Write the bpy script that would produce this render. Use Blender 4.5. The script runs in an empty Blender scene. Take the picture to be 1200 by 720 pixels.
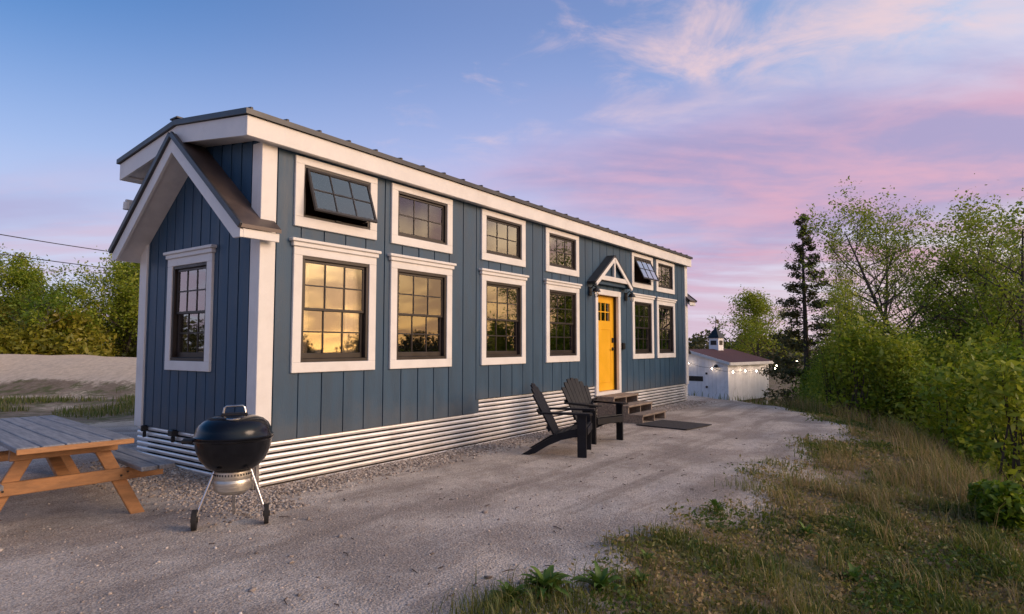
import bpy, math, random
import numpy as np
from mathutils import Vector, Matrix, noise as mnoise
R = math.radians
random.seed(7); rng = np.random.default_rng(7)
sc = bpy.context.scene
COL = sc.collection

# ------------------------------------------------------------------ camera
CAM = Vector((-3.5423, -5.6999, 1.438)); YAW, PITCH, FPX = 0.62414, 0.062834, 720.83
cam_data = bpy.data.cameras.new('camera'); cam = bpy.data.objects.new('camera', cam_data); COL.objects.link(cam)
fwd = Vector((math.cos(YAW) * math.cos(PITCH), math.sin(YAW) * math.cos(PITCH), math.sin(PITCH)))
rgt = Vector((math.sin(YAW), -math.cos(YAW), 0)); upv = rgt.cross(fwd)
cam.matrix_world = Matrix(((rgt.x, upv.x, -fwd.x, CAM.x), (rgt.y, upv.y, -fwd.y, CAM.y), (rgt.z, upv.z, -fwd.z, CAM.z), (0, 0, 0, 1)))
cam_data.sensor_width = 36; cam_data.lens = FPX / 1200 * 36; cam_data.clip_start = 0.05; cam_data.clip_end = 3000
sc.camera = cam

def at(u, v, depth):            # a pixel's direction taken out to a depth in metres
    return CAM + (fwd + rgt * ((u - 600) / FPX) - upv * ((v - 360) / FPX)) * depth

# ------------------------------------------------------------------ sky and sun
SUN_DIR = Vector((0.34, -0.94, 0)).normalized(); SUN_EL = 19.0
world = bpy.data.worlds.new('World'); sc.world = world; world.use_nodes = True
wn, wl = world.node_tree.nodes, world.node_tree.links
wn.clear()
def N(nodes, typ, **kw):
    n = nodes.new(typ)
    for k, v in kw.items():
        if k.startswith('i_'):
            key = k[2:]; key = int(key) if key.isdigit() else key.replace('_', ' ')
            n.inputs[key].default_value = v
        else: setattr(n, k, v)
    return n
def M(nodes, links, op, a, b=None, c=None, clamp=False):
    n = nodes.new('ShaderNodeMath'); n.operation = op; n.use_clamp = clamp
    for i, x in enumerate((a, b, c)):
        if x is None: continue
        if isinstance(x, (int, float)): n.inputs[i].default_value = x
        else: links.new(x, n.inputs[i])
    return n.outputs[0]
def mixc(nodes, links, fac, a, b, blend='MIX'):
    n = nodes.new('ShaderNodeMix'); n.data_type = 'RGBA'; n.blend_type = blend
    for k, x in ((0, fac), (6, a), (7, b)):
        if isinstance(x, (int, float)): n.inputs[k].default_value = x
        elif isinstance(x, (tuple, list)): n.inputs[k].default_value = (*x, 1) if len(x) == 3 else x
        else: links.new(x, n.inputs[k])
    return n.outputs[2]
def smooth(nodes, links, x, lo, hi, a=0.0, b=1.0):
    n = nodes.new('ShaderNodeMapRange'); n.interpolation_type = 'SMOOTHSTEP'
    links.new(x, n.inputs[0]); n.inputs[1].default_value = lo; n.inputs[2].default_value = hi
    n.inputs[3].default_value = a; n.inputs[4].default_value = b
    return n.outputs[0]
sky = N(wn, 'ShaderNodeTexSky', sky_type='NISHITA', sun_disc=False, altitude=100, air_density=1.0, dust_density=0.6, ozone_density=2.0)
sky.sun_elevation = R(SUN_EL); sky.sun_rotation = math.atan2(SUN_DIR.x, SUN_DIR.y)
tc = N(wn, 'ShaderNodeTexCoord')
sep = N(wn, 'ShaderNodeSeparateXYZ'); wl.new(tc.outputs['Generated'], sep.inputs[0])
dx, dy, dz = sep.outputs
el = M(wn, wl, 'MAXIMUM', dz, 0.0)
# cloud sheet coordinates: the direction projected on a high plane, turned so that streaks run across the view
den = M(wn, wl, 'ADD', el, 0.10)
px = M(wn, wl, 'DIVIDE', dx, den); py = M(wn, wl, 'DIVIDE', dy, den)
comb = N(wn, 'ShaderNodeCombineXYZ'); wl.new(px, comb.inputs[0]); wl.new(py, comb.inputs[1])
ca = M(wn, wl, 'ADD', M(wn, wl, 'MULTIPLY', px, rgt.x), M(wn, wl, 'MULTIPLY', py, rgt.y))          # across the view
cb = M(wn, wl, 'ADD', M(wn, wl, 'MULTIPLY', px, -rgt.y), M(wn, wl, 'MULTIPLY', py, rgt.x))         # away along it
def cloud_noise(sa, sb, nscale, detail, rough, dist=0.0, off=(0, 0, 0)):
    cm = N(wn, 'ShaderNodeCombineXYZ'); wl.new(M(wn, wl, 'MULTIPLY_ADD', ca, sa, off[0]), cm.inputs[0]); wl.new(M(wn, wl, 'MULTIPLY_ADD', cb, sb, off[1]), cm.inputs[1]); cm.inputs[2].default_value = off[2]
    n = N(wn, 'ShaderNodeTexNoise', i_Scale=nscale, i_Detail=detail, i_Roughness=rough, i_Distortion=dist); wl.new(cm.outputs[0], n.inputs['Vector'])
    return n.outputs[0]
big = cloud_noise(0.40, 0.85, 0.75, 5, 0.5, 0.2, (3.1, 1.7, 0))
mid = cloud_noise(0.6, 1.4, 1.2, 6, 0.55, 0.3, (7.3, 2.2, 1.5))
wisp = cloud_noise(1.3, 1.4, 2.6, 8, 0.62, 0.5, (0.3, 5.2, 0))
# the cloud bank lies over the right half of the sky and thins out to the left
ar = M(wn, wl, 'ADD', M(wn, wl, 'MULTIPLY', dx, rgt.x), M(wn, wl, 'MULTIPLY', dy, rgt.y))
side = smooth(wn, wl, ar, -0.34, 0.30)
sung = M(wn, wl, 'ADD', M(wn, wl, 'MULTIPLY', dx, SUN_DIR.x), M(wn, wl, 'MULTIPLY', dy, SUN_DIR.y))
sunw = smooth(wn, wl, sung, -0.15, 0.95)
wob = M(wn, wl, 'MULTIPLY_ADD', M(wn, wl, 'SUBTRACT', mid, 0.5), 0.22, el)
wob = M(wn, wl, 'MULTIPLY_ADD', ar, -0.10, wob)
band = M(wn, wl, 'MULTIPLY', smooth(wn, wl, wob, 0.05, 0.13), smooth(wn, wl, wob, 0.24, 0.37, 1, 0))
bigm = M(wn, wl, 'MULTIPLY', smooth(wn, wl, M(wn, wl, 'MULTIPLY_ADD', side, 0.40, big), 0.50, 0.84), band)
low = M(wn, wl, 'MULTIPLY', smooth(wn, wl, el, 0.0, 0.03), smooth(wn, wl, el, 0.10, 0.27, 1, 0))
lowm = M(wn, wl, 'MULTIPLY', smooth(wn, wl, mid, 0.36, 0.60), low)
top = M(wn, wl, 'MULTIPLY', smooth(wn, wl, wob, 0.30, 0.37), smooth(wn, wl, wob, 0.44, 0.60, 1, 0.25))
wm = M(wn, wl, 'MULTIPLY', smooth(wn, wl, M(wn, wl, 'MULTIPLY_ADD', smooth(wn, wl, ar, -0.60, 0.60), 0.33, M(wn, wl, 'MULTIPLY_ADD', mid, 0.35, M(wn, wl, 'MULTIPLY', wisp, 0.65))), 0.63, 0.88), top)
SKYK = 0.12
def sk(c): return tuple(x / SKYK for x in c)
tintc = mixc(wn, wl, smooth(wn, wl, ar, -0.75, 0.10), (0.26, 0.62, 0.92), (1.34, 1.18, 1.38))
tintc = mixc(wn, wl, sunw, tintc, (2.9, 2.5, 1.75))
base = mixc(wn, wl, 1.0, sky.outputs[0], tintc, 'MULTIPLY')
hz = smooth(wn, wl, el, 0.0, 0.50, 1, 0)
hcol = mixc(wn, wl, sunw, mixc(wn, wl, smooth(wn, wl, ar, -0.75, 0.0), sk((0.53, 0.50, 0.60)), sk((0.50, 0.44, 0.58))), sk((0.55, 0.33, 0.24)))
hcol = mixc(wn, wl, smooth(wn, wl, sung, 0.55, 1.0), hcol, sk((2.5, 1.25, 0.36)))
base = mixc(wn, wl, M(wn, wl, 'MULTIPLY', hz, 0.88), base, hcol)
c = mixc(wn, wl, M(wn, wl, 'MULTIPLY', lowm, 0.70), base, mixc(wn, wl, sunw, sk((0.46, 0.33, 0.43)), sk((0.6, 0.34, 0.25))))
pink = mixc(wn, wl, smooth(wn, wl, M(wn, wl, 'MULTIPLY_ADD', wisp, 0.25, M(wn, wl, 'MULTIPLY', mid, 0.75)), 0.40, 0.62), sk((0.29, 0.245, 0.41)), sk((0.50, 0.29, 0.39)))
c = mixc(wn, wl, M(wn, wl, 'MULTIPLY', bigm, 0.90), c, pink)
c = mixc(wn, wl, M(wn, wl, 'MULTIPLY', wm, 0.75), c, sk((0.66, 0.47, 0.47)))
# below the horizon: the dim light of far ground
c = mixc(wn, wl, smooth(wn, wl, dz, -0.06, -0.005, 1, 0), c, sk((0.14, 0.12, 0.11)))
bg = N(wn, 'ShaderNodeBackground', i_Strength=SKYK); wl.new(c, bg.inputs[0])
wo = N(wn, 'ShaderNodeOutputWorld'); wl.new(bg.outputs[0], wo.inputs[0])

sun_data = bpy.data.lights.new('sun', 'SUN'); sun = bpy.data.objects.new('sun', sun_data); COL.objects.link(sun)
sun_data.energy = 1.55; sun_data.angle = R(30); sun_data.color = (1.0, 0.72, 0.53)
sv = Vector((SUN_DIR.x * math.cos(R(SUN_EL)), SUN_DIR.y * math.cos(R(SUN_EL)), math.sin(R(SUN_EL))))
sun.rotation_euler = sv.to_track_quat('Z', 'Y').to_euler(); sun.location = (8, -30, 20)
sc.view_settings.view_transform = 'Standard'; sc.view_settings.look = 'None'; sc.view_settings.gamma = 1; sc.view_settings.use_curve_mapping = False
sc.view_settings.exposure = 0.5

# ------------------------------------------------------------------ materials
def mat(name, col, rough=0.6, metal=0.0, vary=0.12, vscale=6.0, bump=0.0, bscale=40.0, stretch=(1, 1, 1), spec=0.5, col2=None, coat=0.0, dirt=None, per_obj=0.0, splash=None, splash_z=0.42):
    m = bpy.data.materials.new(name); m.use_nodes = True
    n, l = m.node_tree.nodes, m.node_tree.links; n.clear()
    b = N(n, 'ShaderNodeBsdfPrincipled'); o = N(n, 'ShaderNodeOutputMaterial'); l.new(b.outputs[0], o.inputs[0])
    t = N(n, 'ShaderNodeTexCoord'); mp = N(n, 'ShaderNodeMapping'); mp.inputs['Scale'].default_value = stretch; l.new(t.outputs['Object'], mp.inputs[0])
    ns = N(n, 'ShaderNodeTexNoise', i_Scale=vscale, i_Detail=6, i_Roughness=0.6); l.new(mp.outputs[0], ns.inputs['Vector'])
    dark = tuple(x * (1 - vary * 1.6) for x in col) if col2 is None else col2
    lite = tuple(min(1, x * (1 + vary)) for x in col)
    cc = mixc(n, l, smooth(n, l, ns.outputs[0], 0.32, 0.68), dark, lite)
    if dirt:
        n2 = N(n, 'ShaderNodeTexNoise', i_Scale=dirt[1], i_Detail=5, i_Roughness=0.7); l.new(mp.outputs[0], n2.inputs['Vector'])
        cc = mixc(n, l, M(n, l, 'MULTIPLY', smooth(n, l, n2.outputs[0], 0.52, 0.75), dirt[2]), cc, dirt[0])
    if splash:
        sx_ = N(n, 'ShaderNodeSeparateXYZ'); l.new(t.outputs['Object'], sx_.inputs[0]); n3 = N(n, 'ShaderNodeTexNoise', i_Scale=2.3, i_Detail=6, i_Roughness=0.75); l.new(t.outputs['Object'], n3.inputs['Vector'])
        zz_ = M(n, l, 'MULTIPLY_ADD', n3.outputs[0], -0.9, sx_.outputs[2])
        cc = mixc(n, l, M(n, l, 'MULTIPLY', smooth(n, l, zz_, splash_z - 0.47, splash_z, 1, 0), 0.40), cc, splash)
    if per_obj:
        oi = N(n, 'ShaderNodeObjectInfo')
        cc = mixc(n, l, 1.0, cc, N_grey(n, l, oi.outputs['Random'], 1 - per_obj, 1 + per_obj), 'MULTIPLY')
    l.new(cc, b.inputs['Base Color'])
    rr = smooth(n, l, ns.outputs[0], 0.3, 0.7, max(0.02, rough - 0.07), min(1, rough + 0.07)); l.new(rr, b.inputs['Roughness'])
    b.inputs['Metallic'].default_value = metal; b.inputs['Specular IOR Level'].default_value = spec; b.inputs['Coat Weight'].default_value = coat
    if bump:
        nb = N(n, 'ShaderNodeTexNoise', i_Scale=bscale, i_Detail=5, i_Roughness=0.65); l.new(mp.outputs[0], nb.inputs['Vector'])
        bp = N(n, 'ShaderNodeBump', i_Strength=bump, i_Distance=0.01); l.new(nb.outputs[0], bp.inputs['Height']); l.new(bp.outputs[0], b.inputs['Normal'])
    return m
def N_grey(n, l, val, a, b):
    mr = N(n, 'ShaderNodeMapRange', i_3=a, i_4=b); l.new(val, mr.inputs[0])
    cb = N(n, 'ShaderNodeCombineColor')
    for i in range(3): l.new(mr.outputs[0], cb.inputs[i])
    return cb.outputs[0]
MT = {}
MT['siding'] = mat('blue_siding', (0.023, 0.067, 0.122), 0.5, vary=0.10, vscale=2.2, bump=0.25, bscale=30, stretch=(3, 3, 0.5), per_obj=0.05, dirt=((0.036, 0.078, 0.125), 1.6, 0.3), splash=(0.11, 0.105, 0.10))
MT['trim'] = mat('white_trim', (0.75, 0.73, 0.70), 0.5, vary=0.04, vscale=3, bump=0.12, bscale=50, stretch=(1, 1, 1), dirt=((0.55, 0.50, 0.45), 2.5, 0.30))
MT['soffit'] = mat('soffit_board', (0.70, 0.67, 0.64), 0.6, vary=0.05)
MT['roof'] = mat('charcoal_roof_metal', (0.050, 0.052, 0.058), 0.42, 0.25, vary=0.15, vscale=5, dirt=((0.09, 0.08, 0.08), 3, 0.5))
MT['roof_brown'] = mat('brown_roof_metal', (0.10, 0.075, 0.065), 0.45, 0.2, vary=0.15, vscale=5)
MT['frame'] = mat('bronze_frame', (0.022, 0.016, 0.014), 0.4, vary=0.15)
MT['corrugated'] = mat('galvanised_sheet', (0.88, 0.86, 0.84), 0.36, 0.50, vary=0.05, vscale=2.0, dirt=((0.60, 0.57, 0.54), 1.7, 0.35), splash=(0.40, 0.33, 0.27), splash_z=-.10)
MT['skirtback'] = mat('skirt_valley_shade', (0.02, 0.02, 0.02), 0.9)  # near-black behind the rib gaps, standing in for shade in the corrugations
MT['room'] = mat('room_lining', (0.16, 0.10, 0.07), 0.8, vary=0.25, vscale=1.5)
MT['curtain'] = mat('curtain_cloth', (0.62, 0.52, 0.40), 0.9, vary=0.10, vscale=5)
MT['door'] = mat('yellow_door_paint', (0.86, 0.44, 0.012), 0.42, vary=0.04, vscale=3, bump=0.06, bscale=30)
MT['black'] = mat('black_metal', (0.012, 0.012, 0.013), 0.4, vary=0.2)
MT['rubber'] = mat('black_rubber', (0.014, 0.013, 0.013), 0.8, vary=0.2, bump=0.2)
MT['enamel'] = mat('black_enamel', (0.004, 0.005, 0.008), 0.16, vary=0.1, spec=0.4)
MT['steel'] = mat('bright_steel', (0.62, 0.60, 0.57), 0.25, 1.0, vary=0.06)
MT['ash'] = mat('brushed_aluminium', (0.62, 0.58, 0.50), 0.38, 0.9, vary=0.12, vscale=12, bump=0.1, stretch=(1, 1, 8))
MT['plastic'] = mat('dark_plastic_lumber', (0.005, 0.006, 0.010), 0.55, spec=0.3, vary=0.2, vscale=8, bump=0.15, bscale=60, dirt=((0.016, 0.016, 0.020), 5, 0.4))
MT['wood'] = mat('cedar_wood', (0.40, 0.195, 0.078), 0.6, vary=0.16, vscale=14, bump=0.35, bscale=40, stretch=(.35, 1.2, 1.2), per_obj=0.14, dirt=((0.24, 0.11, 0.045), 9, 0.4))
MT['greywood'] = mat('weathered_grey_wood', (0.235, 0.235, 0.245), 0.62, vary=0.22, vscale=5, bump=0.5, bscale=25, stretch=(8, 0.7, 3), per_obj=0.16, dirt=((0.13, 0.12, 0.12), 3, 0.6))
MT['stepwood'] = mat('step_lumber', (0.24, 0.19, 0.15), 0.75, vary=0.22, vscale=5, bump=0.4, stretch=(1, 6, 6), per_obj=0.15)
MT['mat'] = mat('dark_doormat', (0.045, 0.042, 0.044), 0.95, vary=0.25, vscale=30, bump=0.6, bscale=200)
MT['shedwhite'] = mat('shed_white_paint', (0.88, 0.86, 0.86), 0.6, vary=0.06, vscale=2, per_obj=0.05, dirt=((0.5, 0.47, 0.45), 2, 0.4))
MT['shedroof'] = mat('maroon_shingle', (0.085, 0.030, 0.032), 0.8, vary=0.3, vscale=12, bump=0.4)
MT['bark'] = mat('bark', (0.075, 0.058, 0.045), 0.9, vary=0.3, vscale=8, bump=0.6, stretch=(1, 1, .25))
MT['birch'] = mat('pale_bark', (0.36, 0.32, 0.28), 0.85, vary=0.3, vscale=8, bump=0.4, stretch=(1, 1, 2))
MT['cable'] = mat('cable', (0.03, 0.03, 0.03), 0.6)
def emis(name, col, s):
    m = bpy.data.materials.new(name); m.use_nodes = True; n, l = m.node_tree.nodes, m.node_tree.links; n.clear()
    e = N(n, 'ShaderNodeEmission', i_Strength=s); e.inputs[0].default_value = (*col, 1)
    o = N(n, 'ShaderNodeOutputMaterial'); l.new(e.outputs[0], o.inputs[0]); return m
MT['bulb'] = emis('lit_bulb', (1.0, 0.76, 0.54), 30.0)
def glass(name, refl, rough=0.02, tint=(0.85, 0.85, 0.85)):
    m = bpy.data.materials.new(name); m.use_nodes = True; n, l = m.node_tree.nodes, m.node_tree.links; n.clear()
    g = N(n, 'ShaderNodeBsdfGlossy', i_Roughness=rough); g.inputs[0].default_value = (1, 1, 1, 1)
    t = N(n, 'ShaderNodeBsdfTransparent'); t.inputs[0].default_value = (*tint, 1)
    f = N(n, 'ShaderNodeFresnel', i_IOR=1.5)
    x = N(n, 'ShaderNodeMixShader'); l.new(M(n, l, 'MULTIPLY', f.outputs[0], refl, clamp=True), x.inputs[0]); l.new(t.outputs[0], x.inputs[1]); l.new(g.outputs[0], x.inputs[2])
    tcn = N(n, 'ShaderNodeTexCoord'); nz = N(n, 'ShaderNodeTexNoise', i_Scale=1.3, i_Detail=1); l.new(tcn.outputs['Object'], nz.inputs['Vector'])
    bp = N(n, 'ShaderNodeBump', i_Strength=0.12, i_Distance=0.01); l.new(nz.outputs[0], bp.inputs['Height']); l.new(bp.outputs[0], g.inputs['Normal'])
    o = N(n, 'ShaderNodeOutputMaterial'); l.new(x.outputs[0], o.inputs[0]); return m
MT['glass'] = glass('window_glass', 3.1)

def leaf_mat(name, c1, c2, c3, trans=0.35):
    m = bpy.data.materials.new(name); m.use_nodes = True; n, l = m.node_tree.nodes, m.node_tree.links; n.clear()
    a = N(n, 'ShaderNodeAttribute', attribute_name='tint')
    r = N(n, 'ShaderNodeValToRGB'); l.new(a.outputs['Fac'], r.inputs[0])
    r.color_ramp.elements[0].color = (*c1, 1); r.color_ramp.elements[1].color = (*c3, 1)
    e = r.color_ramp.elements.new(0.5); e.color = (*c2, 1)
    d = N(n, 'ShaderNodeBsdfDiffuse'); t = N(n, 'ShaderNodeBsdfTranslucent'); g = N(n, 'ShaderNodeBsdfGlossy', i_Roughness=0.45)
    l.new(r.outputs[0], d.inputs[0]); l.new(r.outputs[0], t.inputs[0])
    x = N(n, 'ShaderNodeMixShader', i_0=trans); l.new(d.outputs[0], x.inputs[1]); l.new(t.outputs[0], x.inputs[2])
    y = N(n, 'ShaderNodeMixShader', i_0=0.03); l.new(x.outputs[0], y.inputs[1]); l.new(g.outputs[0], y.inputs[2])
    o = N(n, 'ShaderNodeOutputMaterial'); l.new(y.outputs[0], o.inputs[0]); return m
MT['leaf'] = leaf_mat('spring_leaves', (0.070, 0.145, 0.010), (0.185, 0.275, 0.016), (0.370, 0.400, 0.040), 0.45)
MT['leaf_dark'] = leaf_mat('conifer_needles', (0.045, 0.060, 0.022), (0.110, 0.105, 0.036), (0.190, 0.150, 0.055), 0.3)
MT['brush'] = leaf_mat('brush_leaves', (0.130, 0.150, 0.016), (0.310, 0.300, 0.026), (0.450, 0.340, 0.060), 0.45)
MT['grass'] = leaf_mat('grass_blades', (0.070, 0.120, 0.016), (0.180, 0.185, 0.040), (0.360, 0.265, 0.130), 0.4)
MT['weed'] = leaf_mat('weed_leaves', (0.040, 0.090, 0.014), (0.080, 0.160, 0.022), (0.150, 0.230, 0.040), 0.3)

# ------------------------------------------------------------------ mesh helpers
class MB:
    def __init__(s): s.v = []; s.f = []; s.t = []
    def add(s, vs, fs):
        o = len(s.v); s.v += [tuple(p) for p in vs]; s.f += [tuple(i + o for i in f) for f in fs]; return s
    def box(s, x0, x1, y0, y1, z0, z1, bev=0.0):
        if bev <= 0:
            return s.add([(x0, y0, z0), (x1, y0, z0), (x1, y1, z0), (x0, y1, z0), (x0, y0, z1), (x1, y0, z1), (x1, y1, z1), (x0, y1, z1)],
                         [(0, 3, 2, 1), (4, 5, 6, 7), (0, 1, 5, 4), (1, 2, 6, 5), (2, 3, 7, 6), (3, 0, 4, 7)])
        b = min(bev, (x1 - x0) / 3, (y1 - y0) / 3, (z1 - z0) / 3)
        vs = []; idx = {}
        for sx in (0, 1):
            for sy in (0, 1):
                for sz in (0, 1):
                    X, Y, Z = (x0, x1)[sx], (y0, y1)[sy], (z0, z1)[sz]
                    ix, iy, iz = (b, -b)[sx], (b, -b)[sy], (b, -b)[sz]
                    for ax, p in (('x', (X, Y + iy, Z + iz)), ('y', (X + ix, Y, Z + iz)), ('z', (X + ix, Y + iy, Z))):
                        idx[(sx, sy, sz, ax)] = len(vs); vs.append(p)
        fs = []
        for sx in (0, 1): fs.append([idx[(sx, a, c_, 'x')] for a, c_ in (((0, 0), (0, 1), (1, 1), (1, 0)) if sx == 0 else ((0, 0), (1, 0), (1, 1), (0, 1)))])
        for sy in (0, 1): fs.append([idx[(a, sy, c_, 'y')] for a, c_ in (((0, 0), (1, 0), (1, 1), (0, 1)) if sy == 0 else ((0, 0), (0, 1), (1, 1), (1, 0)))])
        for sz in (0, 1): fs.append([idx[(a, c_, sz, 'z')] for a, c_ in (((0, 0), (0, 1), (1, 1), (1, 0)) if sz == 0 else ((0, 0), (1, 0), (1, 1), (0, 1)))])
        for a in (0, 1):
            for b_ in (0, 1):
                fs.append([idx[(a, b_, 0, 'x')], idx[(a, b_, 1, 'x')], idx[(a, b_, 1, 'y')], idx[(a, b_, 0, 'y')]])
                fs.append([idx[(a, 0, b_, 'x')], idx[(a, 1, b_, 'x')], idx[(a, 1, b_, 'z')], idx[(a, 0, b_, 'z')]])
                fs.append([idx[(0, a, b_, 'y')], idx[(1, a, b_, 'y')], idx[(1, a, b_, 'z')], idx[(0, a, b_, 'z')]])
        for sx in (0, 1):
            for sy in (0, 1):
                for sz in (0, 1): fs.append([idx[(sx, sy, sz, q)] for q in 'xyz'])
        return s.add(vs, fs)
    def prism(s, poly, axis, a, b):           # polygon in the two other axes, swept along axis from a to b
        n = len(poly)
        def P(p, t): return {'x': (t, p[0], p[1]), 'y': (p[0], t, p[1]), 'z': (p[0], p[1], t)}[axis]
        vs = [P(p, a) for p in poly] + [P(p, b) for p in poly]
        return s.add(vs, [tuple(range(n))[::-1], tuple(range(n, 2 * n))] + [(i, (i + 1) % n, n + (i + 1) % n, n + i) for i in range(n)])
    def beam(s, p0, p1, w, h, up=(0, 0, 1), bev=0.004):     # a bar between two points, w across, h along up
        p0, p1 = Vector(p0), Vector(p1); d = p1 - p0; L = d.length; d.normalize()
        up = Vector(up); sd = d.cross(up).normalized(); u = sd.cross(d)
        t = MB().box(0, L, -w / 2, w / 2, -h / 2, h / 2, bev)
        return s.add([p0 + d * v[0] + sd * v[1] + u * v[2] for v in t.v], t.f)
    def tube(s, pts, rad, n=8, cap=True):
        pts = [Vector(p) for p in pts]; rs = rad if isinstance(rad, (list, tuple)) else [rad] * len(pts)
        vs = []; fs = []; ref = None
        for i, p in enumerate(pts):
            d = (pts[min(i + 1, len(pts) - 1)] - pts[max(i - 1, 0)]).normalized()
            if ref is None: ref = d.orthogonal().normalized()
            ref = (ref - d * ref.dot(d)).normalized(); q = d.cross(ref)
            for k in range(n):
                a = 2 * math.pi * k / n; vs.append(p + (ref * math.cos(a) + q * math.sin(a)) * rs[i])
        for i in range(len(pts) - 1):
            for k in range(n): fs.append((i * n + k, i * n + (k + 1) % n, (i + 1) * n + (k + 1) % n, (i + 1) * n + k))
        if cap: fs += [tuple(range(n))[::-1], tuple((len(pts) - 1) * n + k for k in range(n))]
        return s.add(vs, fs)
    def lathe(s, prof, n=32, c=(0, 0, 0)):     # profile of (r, z)
        vs = []; fs = []
        for r, z in prof:
            for k in range(n):
                a = 2 * math.pi * k / n; vs.append((c[0] + r * math.cos(a), c[1] + r * math.sin(a), c[2] + z))
        for i in range(len(prof) - 1):
            for k in range(n): fs.append((i * n + k, i * n + (k + 1) % n, (i + 1) * n + (k + 1) % n, (i + 1) * n + k))
        return s.add(vs, fs)
    def mesh(s, name):
        me = bpy.data.meshes.new(name); me.from_pydata(s.v, [], s.f); me.update(); return me
    def build(s, name, m, parent=None, smooth=False, fix=True):
        me = s.mesh(name)
        if fix:
            import bmesh
            bm = bmesh.new(); bm.from_mesh(me); bmesh.ops.recalc_face_normals(bm, faces=bm.faces); bm.to_mesh(me); bm.free()
        me.materials.append(MT[m] if isinstance(m, str) else m)
        if smooth:
            me.polygons.foreach_set('use_smooth', [True] * len(me.polygons))
            try: me.set_sharp_from_angle(angle=R(40))
            except Exception: pass
        o = bpy.data.objects.new(name, me); COL.objects.link(o)
        if parent: o.parent = parent
        return o
def tag(o, label=None, cat=None, group=None, kind=None):
    if label: o['label'] = label
    if cat: o['category'] = cat
    if group: o['group'] = group
    if kind: o['kind'] = kind
    return o
def empty(name, loc=(0, 0, 0), rz=0.0, parent=None):
    o = bpy.data.objects.new(name, None); COL.objects.link(o); o.location = loc; o.rotation_euler = (0, 0, rz); o.empty_display_size = 0.2
    if parent: o.parent = parent
    return o
def sstep(a, b, x):
    t = np.clip((x - a) / (b - a), 0, 1); return t * t * (3 - 2 * t)

# ------------------------------------------------------------------ terrain
EX = np.array([-40, -9, -5, -2.6, -1.2, -0.6, 2, 5, 8, 9.5, 10.8, 12.0, 12.9, 13.8, 15.2, 40])
EY = np.array([-30, -12, -8.2, -5.2, -3.95, -3.72, -3.85, -3.95, -3.95, -3.75, -3.15, -2.2, -1.3, 0.2, 5.0, 60])
def vnoise(x, y, s, o=0.0):
    xf = np.ravel(x) * s + o; yf = np.ravel(y) * s - o
    xi, yi = np.floor(xf), np.floor(yf); fx, fy = xf - xi, yf - yi
    fx, fy = fx * fx * (3 - 2 * fx), fy * fy * (3 - 2 * fy)
    h = lambda a, b: np.modf(np.abs(np.sin(a * 127.1 + b * 311.7 + 17.3) * 43758.5453))[0]
    r = (h(xi, yi) * (1 - fx) + h(xi + 1, yi) * fx) * (1 - fy) + (h(xi, yi + 1) * (1 - fx) + h(xi + 1, yi + 1) * fx) * fy
    return (r - 0.5).reshape(np.shape(x))
def fbm(x, y, s, o=0.0, oct=4):
    r = 0; a = 1.0
    for i in range(oct): r = r + a * vnoise(x, y, s * 2 ** i, o + i * 7.1); a *= 0.5
    return r
def pad_d(x, y):                   # metres beyond the edge of the gravel pad (negative: on the pad)
    return np.interp(x, EX, EY) - y
BERM_A, BERM_B = at(-260, 440, 24.0), at(330, 440, 19.5)
def height(x, y):
    x = np.asarray(x, float); y = np.asarray(y, float)
    d = pad_d(x, y)
    crest = np.interp(x, [2, 4, 8, 10, 14], [2.2, 2.0, 1.0, 0.8, 0.6])
    z = -0.13 * np.clip(d, 0, None) * (d < crest) - (d >= crest) * (0.13 * crest + 0.45 * (d - crest))
    z = np.maximum(z, -1.75 + 0.25 * fbm(x, y, 0.07))
    z = z + sstep(0, 1.5, d) * 0.10 * fbm(x, y, 0.9, 3.0) + 0.018 * fbm(x, y, 0.6, 9.0) + 0.035 * sstep(-2.2, -.4, d) * fbm(x, y, 1.5, 15.0)
    z = z + 0.14 * sstep(0.3, 3.0, y) * sstep(2.0, -0.5, x)
    z = z + 0.05 * np.exp(-((y + 3.6) / 0.5) ** 2) * (x > -0.5) * (x < 9) * (0.5 + fbm(x, y, 1.2, 4.0))
    # sandy bank behind the house
    ax, ay, bx, by = BERM_A.x, BERM_A.y, BERM_B.x, BERM_B.y
    L = math.hypot(bx - ax, by - ay); tx, ty = (bx - ax) / L, (by - ay) / L
    s = (x - ax) * tx + (y - ay) * ty; q = (x - ax) * ty - (y - ay) * tx
    q = -q
    hb = (0.98 + 0.35 * fbm(x, y, 0.16, 5.0)) * sstep(-4, 1, s) * sstep(L + 10, L - 3, s)
    prof = sstep(-3.2, 0.6, q) * sstep(9, 3, q)
    z = z + hb * prof
    return z
def far_grid():
    a = np.concatenate([-np.geomspace(900, 11, 26), np.arange(-10, 16, 0.125), np.arange(16, 40, 0.8), np.geomspace(41, 1200, 26)])
    b = np.concatenate([-np.geomspace(900, 12, 26), np.arange(-11, 6, 0.125), np.arange(6, 42, 0.5), np.geomspace(43, 1200, 24)])
    return a, b
ga, gb = far_grid()
GX, GY = np.meshgrid(ga, gb); GZ = height(GX, GY)
nx, ny = len(ga), len(gb)
ii = np.arange(nx * ny).reshape(ny, nx)
quads = np.stack([ii[:-1, :-1], ii[:-1, 1:], ii[1:, 1:], ii[1:, :-1]], -1).reshape(-1, 4)
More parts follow.
